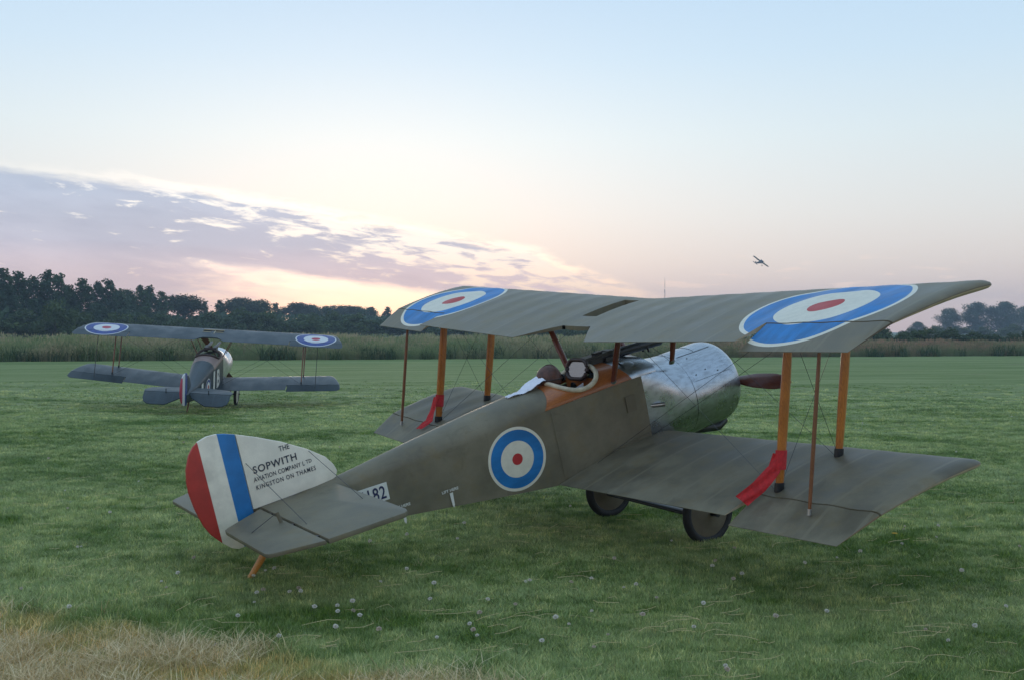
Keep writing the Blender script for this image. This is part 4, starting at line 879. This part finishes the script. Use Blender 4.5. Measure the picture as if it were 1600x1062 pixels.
# struts
SF_, SR_, YS = .214, .697, 2.838
for sg in (-1, 1):
    for s_, nm in ((SF_, 'f'), (SR_, 'r')):
        a = A.wp(0, s_, sg*YS, 1); b = A.wp(1, s_, sg*YS, -1); a.z -= .01; b.z += .01
        strut(A, a, b, .105, .040, M['strut'], near, 'interplane_strut', [(.0, .055), (.955, 1.0)])
    a = A.wp(0, .86, sg*3.37, 1, .04); b = A.wp(1, .86, sg*3.37, -1, .04)
    strut(A, a, b, .040, .024, M['link'], near, 'aileron_link', [(0, .035)], M['steel'])
# cabane struts
for sg in (-1, 1):
    for x_, s_, yt_ in ((-.67, SR_, .62), (.14, SF_, .62)):
        b = A.wp(1, s_, sg*yt_, -1); b.z += .01; strut(A, (x_, sg*.345, .765), b, .075, .032, M['strut_red'], near, 'cabane_strut', [(-.01, .05)], M['steel'])
wl = []
for sg in (-1, 1):
    lo = lambda s_, y_: A.wp(0, s_, sg*y_, 1); hi = lambda s_, y_: A.wp(1, s_, sg*y_, -1)
    wl += [(lo(SF_, .40), hi(SF_, YS-.04)), (lo(SR_, .40), hi(SR_, YS-.04)), (hi(SF_, .66), lo(SF_, YS-.04)), (hi(SR_, .66), lo(SR_, YS-.04)), (lo(SF_, YS), hi(SR_, YS)), (lo(SR_, YS), hi(SF_, YS)), (lo(.60, 2.3), lo(.60, 2.3)+Vector((.0, 0, .0001))),
           (Vector((.14, sg*.345, .765)), hi(SF_, -.60)), (Vector((ax_, sg*.64, az_)), Vector((.08, -sg*.33, -.04)))]
wires(A, [w for w in wl if (w[0]-w[1]).length > .01], near)

# things resting on the near biplane
def ribbon(name, pts, wd, thick, m_, parent=None, n=8, wob=.006, seed=1):
    r = random.Random(seed); V = []; F = []; c = [Vector(p) for p in pts]; wd = [Vector(w) for w in wd]; L = []
    fine = []; fw_ = []
    for i in range(len(c)-1):
        for k in range(5): t = k/5; fine.append(c[i].lerp(c[i+1], t)); fw_.append(wd[i].lerp(wd[i+1], t))
    fine.append(c[-1]); fw_.append(wd[-1])
    for i, (p, w) in enumerate(zip(fine, fw_)):
        tan = (fine[min(i+1, len(fine)-1)]-fine[max(i-1, 0)]).normalized(); nn = tan.cross(w).normalized()
        for k in range(n+1): u = k/n-.5; V.append(p+w*u+nn*(wob*math.sin(u*9+i*.55)+r.gauss(0, wob*.25)))
    m0 = len(V); rows = len(fine); V += [v-Vector((0, 0, thick)) for v in V]
    for i in range(rows-1):
        for k in range(n): a = i*(n+1)+k; F.append((a, a+1, a+n+2, a+n+1)); F.append((m0+a, m0+a+n+1, m0+a+n+2, m0+a+1))
    edge = [(i*(n+1), (i+1)*(n+1)) for i in range(rows-1)]+[((i+1)*(n+1)+n, i*(n+1)+n) for i in range(rows-1)]+[(k+1, k) for k in range(n)]+[((rows-1)*(n+1)+k, (rows-1)*(n+1)+k+1) for k in range(n)]
    for a, b in edge: F.append((a, b, m0+b, m0+a))
    return obj(name, mesh(name, V, F, m_, 60))
AM = A.matrix
def aw(v): return AM @ (Vector(v)-A.O)
def awd(v): return AM.to_3x3() @ Vector(v)
sA = A.wp(0, SR_, -YS, 1); sB = A.wp(1, SR_, -YS, -1); at = lambda t: sA.lerp(sB, t)
rb = ribbon('red_streamer', [aw(at(.235)+Vector((-.055, .0, 0))), aw(at(.15)+Vector((-.07, .0, 0))), aw(A.wp(0, .80, -2.79, 1)+Vector((0, 0, .105))), aw(A.wp(0, .90, -2.73, 1)+Vector((0, 0, .05)))],
            [awd((.035, -.045, -.02)), awd((.055, -.06, -.06)), awd((.06, -.06, -.085)), awd((.055, -.06, -.09))], .004, M['red_cloth'], seed=3, wob=.010)
tag(rb, 'red cloth streamer tied to the near rear wing strut, lying over the aileron gap', 'streamer', 'red streamers tied to the wing struts')
mb = MB(A.O); mb.tube([at(.13), at(.245)], [1, 1], 14, 0, True, (.060, .031), (1, 0, 0)); w_ = mb.build('streamer_wrap', M['red_cloth'], None, 60); w_.matrix_world = AM; w_.parent = rb
sA2 = A.wp(0, SR_, YS, 1); sB2 = A.wp(1, SR_, YS, -1); at2 = lambda t: sA2.lerp(sB2, t)
rb2 = ribbon('red_streamer', [aw(at2(.24)+Vector((-.06, .0, 0))), aw(at2(.13)+Vector((-.075, .03, 0))), aw(at2(.02)+Vector((-.12, .02, .02))), aw(A.wp(0, .86, YS+.06, 1)+Vector((0, 0, .012)))],
             [awd((.01, -.07, 0)), awd((.02, -.10, 0)), awd((.03, -.12, 0)), awd((.03, -.09, 0))], .004, M['red_cloth'], seed=5)
tag(rb2, 'red cloth streamer hanging from the wing strut on the far side of the fuselage', 'streamer', 'red streamers tied to the wing struts')
mb = MB(A.O); mb.tube([at2(.14), at2(.25)], [1, 1], 14, 0, True, (.060, .031), (1, 0, 0)); w_ = mb.build('streamer_wrap', M['red_cloth'], None, 60); w_.matrix_world = AM; w_.parent = rb2
# flying helmet at the back of the cockpit
hel = empty('flying_helmet'); hm = A.matrix @ Matrix.Translation(Vector((-1.215, -.03, .945))-A.O) @ Euler((0, rad(6), rad(-10))).to_matrix().to_4x4(); hel.matrix_world = hm
mb = MB(); V = []; F = []; n = 28; rows = 14
for i in range(rows+1):
    ph = math.pi*.5-(math.pi*.5+.62)*i/rows
    for k in range(n):
        a = 2*math.pi*k/n; rr = math.cos(ph)*(1-.05*math.cos(a)); z = .145*math.sin(ph); bulge = 1+.05*math.sin(3*a+2*ph)*max(0, -math.sin(ph))
        V.append((.138*rr*math.cos(a)*bulge, .112*rr*math.sin(a)*bulge, z))
for i in range(rows):
    for k in range(n): F.append((i*n+k, (i+1)*n+k, (i+1)*n+(k+1) % n, i*n+(k+1) % n))
mb.add(V, F); mb.build('helmet_shell', M['leather_brown'], hel, 70)
mb = MB(); mb.tube([(.139*math.cos(a), .114*math.sin(a), .004) for a in lin(0, 6.283, 40)], .0075, 6, cap=False); mb.build('goggle_strap', M['leather_dark'], hel, 60)
mb = MB(); mb.tube([(.125*math.cos(t), 0, .148*math.sin(t)) for t in lin(-.3, math.pi, 24)], .004, 5); mb.build('stitched_seam', M['leather_dark'], hel, 60)
for sg in (-1, 1):
    mb = MB(); mb.tube([(.02, sg*.108, -.06), (.03, sg*.112, -.11), (.05, sg*.098, -.14)], [1, .9, .4], 10, sect=(.05, .012), ref=(1, 0, 0)); mb.build('ear_flap', M['leather_brown'], hel, 60)
    mb = MB(); mb.lathe((.130, sg*.035, .0), (1, 0, 0), [(0, .036), (.02, .034), (.022, .026), (.014, .024), (.014, 0)], 16); mb.build('goggle', M['black'], hel, 40)
tag(hel, 'brown leather flying helmet with goggles at the back of the near biplane cockpit', 'flying helmet')
# white cloth over the decking behind the cockpit
V = []; F = []; nu, nv = 16, 8; r = random.Random(5)
for i in range(nu+1):
    u = i/nu; x_ = -1.74+.40*u; wdt = .05+.11*min(1, u*1.3)
    for k in range(nv+1):
        t = -.02-.10*u+(k/nv-.5)*wdt*2.2; q = deck_pt(ST, x_, max(-.9, t)); q.z += .012+.075*max(0, u-.35)*1.5+.008*math.sin(k*1.7+i*.6)+r.gauss(0, .002); V.append(q-A.O)
m0 = len(V); V += [v+Vector((0, 0, -.004)) for v in V]
for i in range(nu):
    for k in range(nv): a = i*(nv+1)+k; F.append((a, a+nv+1, a+nv+2, a+1)); F.append((m0+a, m0+a+1, m0+a+nv+2, m0+a+nv+1))
sc2 = obj('white_scarf', mesh('white_scarf', V, F, M['white_cloth'], 60)); sc2.matrix_world = AM
tag(sc2, 'white cloth laid over the decking behind the near biplane cockpit', 'cloth')
mb = MB(A.O); mb.add([(-1.12, -.24, .60), (-.98, -.22, .60), (-.93, -.20, .84), (-1.10, -.21, .80)], [(0, 1, 2, 3)]); mb.add([(-1.12, -.236, .60), (-.98, -.216, .60), (-.93, -.196, .84), (-1.10, -.206, .80)], [(3, 2, 1, 0)]); pp = mb.build('folded_paper', M['white_cloth'], None, 30); pp.matrix_world = AM
tag(pp, 'folded white paper standing inside the near biplane cockpit in front of the helmet', 'paper')

# ------------------------------------------------------------------ the far biplane
h_, p_a, b_a = rad(-5.44), rad(10.63), rad(3.11); f_ = Vector((math.sin(h_)*math.cos(p_a), math.cos(h_)*math.cos(p_a), math.sin(p_a))); l_ = Vector((0, 0, 1)).cross(f_).normalized(); u_ = f_.cross(l_)
l2 = l_*math.cos(b_a)+u_*math.sin(b_a); u2 = -l_*math.sin(b_a)+u_*math.cos(b_a)
B = Plane(Matrix((f_, l2, u2)).transposed(), (-8.969, 32.244, .663), (.024, 0, -.775), c=1.358, st=.443, gap=1.384, dihu=0, dihl=3.913, incu=1.76, incl=1.76, thick=1.0, rib=.35, sag=.006, sh=.74, yA=2.28, yTE=3.80,
          tip_s=[0, .01, .03, .08, .18, .35, .6, .85, .95, 1.0], tip_y=[3.28, 3.38, 3.46, 3.54, 3.61, 3.69, 3.78, 3.84, 3.84, 3.76])
farp = empty('biplane', B.matrix); tag(farp, 'dark green-grey biplane with white letter B, farther off on the left of the field', 'biplane', 'vintage biplanes parked on the airfield')
bx, bz = B.O.x, B.O.z
DG = (.037, .052, .062)
M['dark_green'] = fabric('dark_green_fabric', DG, .34, stain=.25, rib=.35)
mt2 = fabric('far_upper_wing_fabric', DG, .40, [(.443-.52*1.358-bx, 3.02, .60), (.443-.52*1.358-bx, -3.02, .60)], ((.42, .05, .08), (.66, .66, .66), (.03, .06, .24)), stain=.1)
full2 = SL+[.74, .80, .87, .94, 1.0]; ym2 = sorted(set([round(v, 4) for v in lin(-.6, .6, 20)]+[-.30, .30, -.1, .1])); fr = SL+[.74, .80]
pt = [(fr, lambda sc: ym2)]
yin2 = lambda sc: .20+.22*((sc-.80)/.2)**.8
for sg in (1, -1): pt.append(([.80, .84, .87, .94, 1.0], lambda sc, sg=sg: [sg*v for v in lin(yin2(sc), .6, 5)])); pt += outer_patches(B, .6, sg, full2)
obj('upper_wing', wing_mesh(B, 1, pt, [mt2, M['linen'], M['linen'], M['dark_green'], M['dark_green']], lambda sc, y: .27 < sc < .56 and ((-.30 < y < .30 and sc < .36) or (-.30 < y < .30 and abs(y) > .06 and sc < .45)), nm='upper_wing'), farp)
M['pale_edge'] = mat('pale_beading', (.42, .36, .24), .5)
mb = MB(B.O)
hp = [(.27, -.30), (.27, .30), (.45, .30), (.45, .10), (.45, -.10), (.45, -.30)]
for (s0, y0), (s1, y1) in (((.27, -.3), (.27, .3)), ((.45, .06), (.45, .3)), ((.45, -.06), (.45, -.3)), ((.36, -.05), (.56, -.05))): mb.tube([B.wp(1, s0, y0), B.wp(1, s1, y1)], .014, 5)
mb.build('hole_beading', M['pale_edge'], farp)
for sg in (1, -1):
    aileron(B, 1, sg, [mt2, M['linen'], M['linen'], M['dark_green'], M['dark_green']], .02, farp)
    obj('lower_wing', wing_mesh(B, 0, outer_patches(B, .34, sg, full2), [M['dark_green'], M['linen'], M['linen'], M['dark_green'], M['dark_green']], nm='lower_wing'), farp); aileron(B, 0, sg, [M['dark_green'], M['linen'], M['linen'], M['dark_green'], M['dark_green']], .05, farp)
STB = [(-4.0, .02, .30, .48, .53), (-3.2, .15, .20, .53, .64), (-2.4, .25, .10, .61, .82), (-1.7, .33, .02, .68, .94), (-1.1, .365, -.03, .73, 1.00), (-.6, .375, -.04, .75, 1.04), (-.2, .38, -.05, .74, 1.0), (.3, .40, -.05, .74, .86)]
fuselage_body(B, STB, -4.0, -.55, lambda t: -1.72, [M['dark_green']], farp, 24)
HB = (-.95, .30, .72); M['brown_deck'] = mat('brown_cockpit_decking', (.24, .165, .145), .5, var=.15)
deck_panel(B, STB, lambda t: -1.72, lambda t: -.50, HB, M['brown_deck'], farp, 'cockpit_decking', 40, 36); rim_tube(B, STB, HB, .035, M['leather_dark'], farp)
M['alu_far'] = mat('dull_aluminium', (.66, .67, .70), .36, metal=.9, var=.12)
nose(B, STB, -.55, .28, .70, .86, .36, .46, M['alu_far'], farp)
mb = MB(B.O); mb.box((-1.3, -.3, .1), (-.5, .3, .3)); mb.build('cockpit_floor', M['cockpit_dark'], farp)
for sg in (-1, 1):
    g = empty('machine_gun'); g.parent = farp; mb = MB(B.O); mb.box((-.62, sg*.12-.05, .96), (-.25, sg*.12+.05, 1.08)); mb.build('gun_body', M['black'], g); mb = MB(B.O); mb.lathe((-.26, sg*.12, 1.03), (1, 0, 0), [(0, .045), (.6, .045), (.62, .025), (.72, .02), (.72, 0)], 12); mb.build('gun_barrel', M['black'], g)
propeller(B, (.95, 0, .36), 1.06, rad(124), farp, .12)
slab(B, 'tailplane', [(-3.78, -1.12), (-3.60, -1.15), (-3.36, -1.02), (-3.24, -.6), (-3.2, 0), (-3.24, .6), (-3.36, 1.02), (-3.60, 1.15), (-3.78, 1.12)], .04, 'z', [M['dark_green'], M['linen']], farp, .50, .012, 0, 1)
for sg in (-1, 1):
    e_ = slab(B, 'elevator', [(a, sg*b) for a, b in [(-3.79, .03), (-3.79, 1.118), (-4.02, 1.11), (-4.16, 1.07), (-4.25, .97), (-4.27, .85), (-4.27, .52), (-4.22, .44), (-3.98, .14)]], .03, 'z', [M['dark_green'], M['linen']], farp, .50, .008, 0, 1)
    piv = Vector((-3.79, 0, .50))-B.O; e_.data.transform(Matrix.Translation(piv) @ Matrix.Rotation(rad(-27), 4, 'Y') @ Matrix.Translation(-piv))
    mb = MB(B.O); mb.tube([(-3.82, sg*.55, .50), (-3.84, sg*.55, .62)], .012, 6); mb.build('control_horn', M['black'], farp)
    strut(B, (-3.7, sg*.04, .30), (-3.65, sg*.75, .48), .03, .016, M['steel'], farp, 'tail_strut')
slab(B, 'fin', [(-3.92, .52), (-3.92, 1.02), (-3.80, 1.00), (-3.62, .88), (-3.48, .70), (-3.44, .60), (-3.46, .56)], .034, 'y', [M['dark_green']], farp, 0, .01)
rm2 = mat('far_striped_rudder', CREAM, .5); T = NT(rm2.node_tree); p_ = getp(rm2); x, y, z = T.sep(T.new('ShaderNodeTexCoord').outputs['Object'])
c_ = T.mix(T.math('LESS_THAN', x, -4.09-bx), (.03, .06, .22), (.62, .62, .62)); c_ = T.mix(T.math('LESS_THAN', x, -4.25-bx), c_, (.42, .04, .08)); T.put(p_.inputs['Base Color'], c_)
rud = slab(B, 'rudder', [(-3.935, .24), (-4.05, .225), (-4.20, .27), (-4.32, .42), (-4.38, .62), (-4.37, .80), (-4.30, .98), (-4.20, 1.07), (-4.08, 1.11), (-3.98, 1.10), (-3.935, 1.06)], .034, 'y', [rm2], farp, 0, .01)
piv = Vector((-3.935, 0, 0))-B.O; rud.data.transform(Matrix.Translation(piv) @ Matrix.Rotation(rad(-11), 4, 'Z') @ Matrix.Translation(-piv))
for sg in (-1, 1):
    wheel(B, (.024, sg*.70, -.43), .345, .042, farp, M['white_paint'] if sg < 0 else M['dark_green'], sg)
    for x_ in (.25, -.55): strut(B, (.02, sg*.56, -.44), (x_, sg*.34, -.03), .06, .028, M['strut_red'], farp, 'undercarriage_leg')
    for s_ in (.15, .67):
        a, b = B.wp(0, s_, sg*2.69, 1), B.wp(1, s_, sg*2.69, -1); a.z -= .01; b.z += .01; strut(B, a, b, .09, .036, M['link'], farp, 'interplane_strut', [(0, .05)])
    a, b = B.wp(0, .88, sg*3.12, 1, .05), B.wp(1, .88, sg*3.12, -1, .02); mb = MB(B.O); mb.tube([a, b], .009, 6); mb.build('aileron_link', M['black'], farp)
    for x_, s_ in ((-.52, .67), (.20, .15)):
        b = B.wp(1, s_, sg*.62, -1); b.z += .01; strut(B, (x_, sg*.34, .76), b, .055, .028, M['link'], farp, 'cabane_strut')
    lo = lambda s_, y_: B.wp(0, s_, sg*y_, 1); hi = lambda s_, y_: B.wp(1, s_, sg*y_, -1)
    wires(B, [(lo(.15, .42), hi(.15, 2.66)), (lo(.67, .42), hi(.67, 2.66)), (hi(.15, .64), lo(.15, 2.66)), (hi(.67, .64), lo(.67, 2.66))], farp, .003)
mb = MB(B.O); mb.tube([(.024, -.78, -.43), (.024, .78, -.43)], .024, 8); mb.build('axle', M['black'], farp)
mb = MB(B.O); mb.tube([(-3.55, 0, .28), (-3.72, 0, .12), (-3.86, 0, .01)], [1, 1, .6], 8, sect=(.028, .022)); mb.build('tail_skid', M['strut_red'], farp)
def bside(x): w = fus_section(STB, x)[0]; return -w-.019*min(1, w/.2)
def bpanel(name, cs, m_, lift=0.0):
    mb = MB(B.O); mb.add([Vector((x_, bside(x_)-lift, z_)) for x_, z_ in cs], [tuple(range(len(cs)))]); return mb.build(name, m_, farp)
M['navy'] = mat('navy_paint', (.03, .06, .22), .5); M['red_paint'] = mat('dull_red_paint', (.42, .05, .06), .5)
circ = lambda cx_, cz_, r_: [(cx_+r_*math.cos(a), cz_+r_*math.sin(a)) for a in lin(0, 6.283, 28)[:-1]]
for r_, m_, lf in ((.235, M['white_paint'], 0), (.215, M['navy'], .003), (.14, M['white_paint'], .006), (.06, M['red_paint'], .009)): bpanel('side_roundel', circ(-2.35, .34, r_), m_, lf)
for x_ in (-2.85, -1.78): bpanel('white_band', [(x_-.075, .14 if x_ < -2 else .05), (x_+.075, .13 if x_ < -2 else .04), (x_+.075, .56 if x_ < -2 else .67), (x_-.075, .55 if x_ < -2 else .66)], M['white_paint'])
text_part('letter_b', 'B', B, farp, M['white_paint'], Vector((-1.52, bside(-1.52)-.008, .13)), Vector((1, -.03, 0)).normalized(), (0, 0, 1), .42, .50, .035)

# ------------------------------------------------------------------ light aeroplane in the sky
Y = 488; px, py = 1187, 410.5; z_ = CAM_H+(hor(px)-py)/FPX*Y
lp = empty('light_aeroplane'); lp.matrix_world = Matrix.Translation(((px-800)/FPX*Y, Y, z_)) @ Euler((rad(4), rad(-31), rad(200))).to_matrix().to_4x4()
M['plane_dark'] = mat('dark_aeroplane_paint', (.030, .032, .05), .5); M['plane_pale'] = mat('pale_wing_paint', (.22, .22, .23), .5)
mb = MB(); mb.tube([(0, 2.2, 0), (0, 2.0, 0), (0, 1.2, .05), (0, -.2, .1), (0, -2.5, .1), (0, -4.2, .15)], [.25, .5, .62, .62, .35, .12], 14, sect=(1.05, .85)); mb.build('fuselage', M['plane_dark'], lp, 60)
mb = MB()
for sg in (-1, 1): mb.tube([(0, .3, .35), (sg*2.4, .3, .42), (sg*4.4, .25, .5), (sg*4.6, .2, .5)], [1, 1, .85, .3], 10, sect=(.70, .09), ref=(0, 1, 0))
mb.build('wing', M['plane_pale'], lp, 60); mb = MB()
for sg in (-1, 1): mb.tube([(0, -3.9, .2), (sg*1.4, -3.95, .22)], [1, .7], 8, sect=(.42, .05), ref=(0, 1, 0))
mb.build('tailplane', M['plane_pale'], lp, 60); mb = MB(); mb.tube([(0, -3.9, .1), (0, -4.15, 1.25)], [1, .6], 8, sect=(.5, .05), ref=(0, 1, 0)); mb.build('fin', M['plane_dark'], lp, 60)
mb = MB(); mb.tube([(0, .9, .55), (0, .3, .95), (0, -.6, .8), (0, -1.0, .5)], [.3, .42, .38, .2], 10); mb.build('canopy', M['plane_dark'], lp, 60)
for sg in (-1, 1):
    mb = MB(); mb.tube([(sg*.4, 1.0, -.4), (sg*1.05, 1.0, -1.2)], .07, 6); mb.build('undercarriage_leg', M['plane_dark'], lp); mb = MB(); mb.lathe((sg*1.05, 1.0, -1.25), (1, 0, 0), [(-.09, 0), (-.09, .25), (0, .3), (.09, .25), (.09, 0)], 14); mb.build('wheel', M['rubber'], lp)
mb = MB(); mb.tube([(-.95, 2.3, 0), (0, 2.3, 0), (.95, 2.3, 0)], [.4, 1, .4], 6, sect=(.10, .04), ref=(0, 0, 1)); mb.build('propeller', M['plane_dark'], lp)
tag(lp, 'small dark light aeroplane flying banked high over the right of the field', 'aeroplane')

# ------------------------------------------------------------------ evening haze
HZ = 1450; me_ = MB(); me_.box((-HZ, -180, -1), (HZ, HZ, 52))
hm_ = bpy.data.materials.new('evening_haze'); hm_.use_nodes = True; hm_.node_tree.nodes.clear(); T = NT(hm_.node_tree)
v = T.new('ShaderNodeVolumePrincipled'); v.inputs['Color'].default_value = (.64, .80, .97, 1); v.inputs['Density'].default_value = .00065; v.inputs['Anisotropy'].default_value = 0.0
T.l.new(v.outputs[0], T.new('ShaderNodeOutputMaterial').inputs['Volume'])
hz = me_.build('haze', hm_, None, None); tag(hz, kind='stuff'); hz.display_type = 'WIRE'
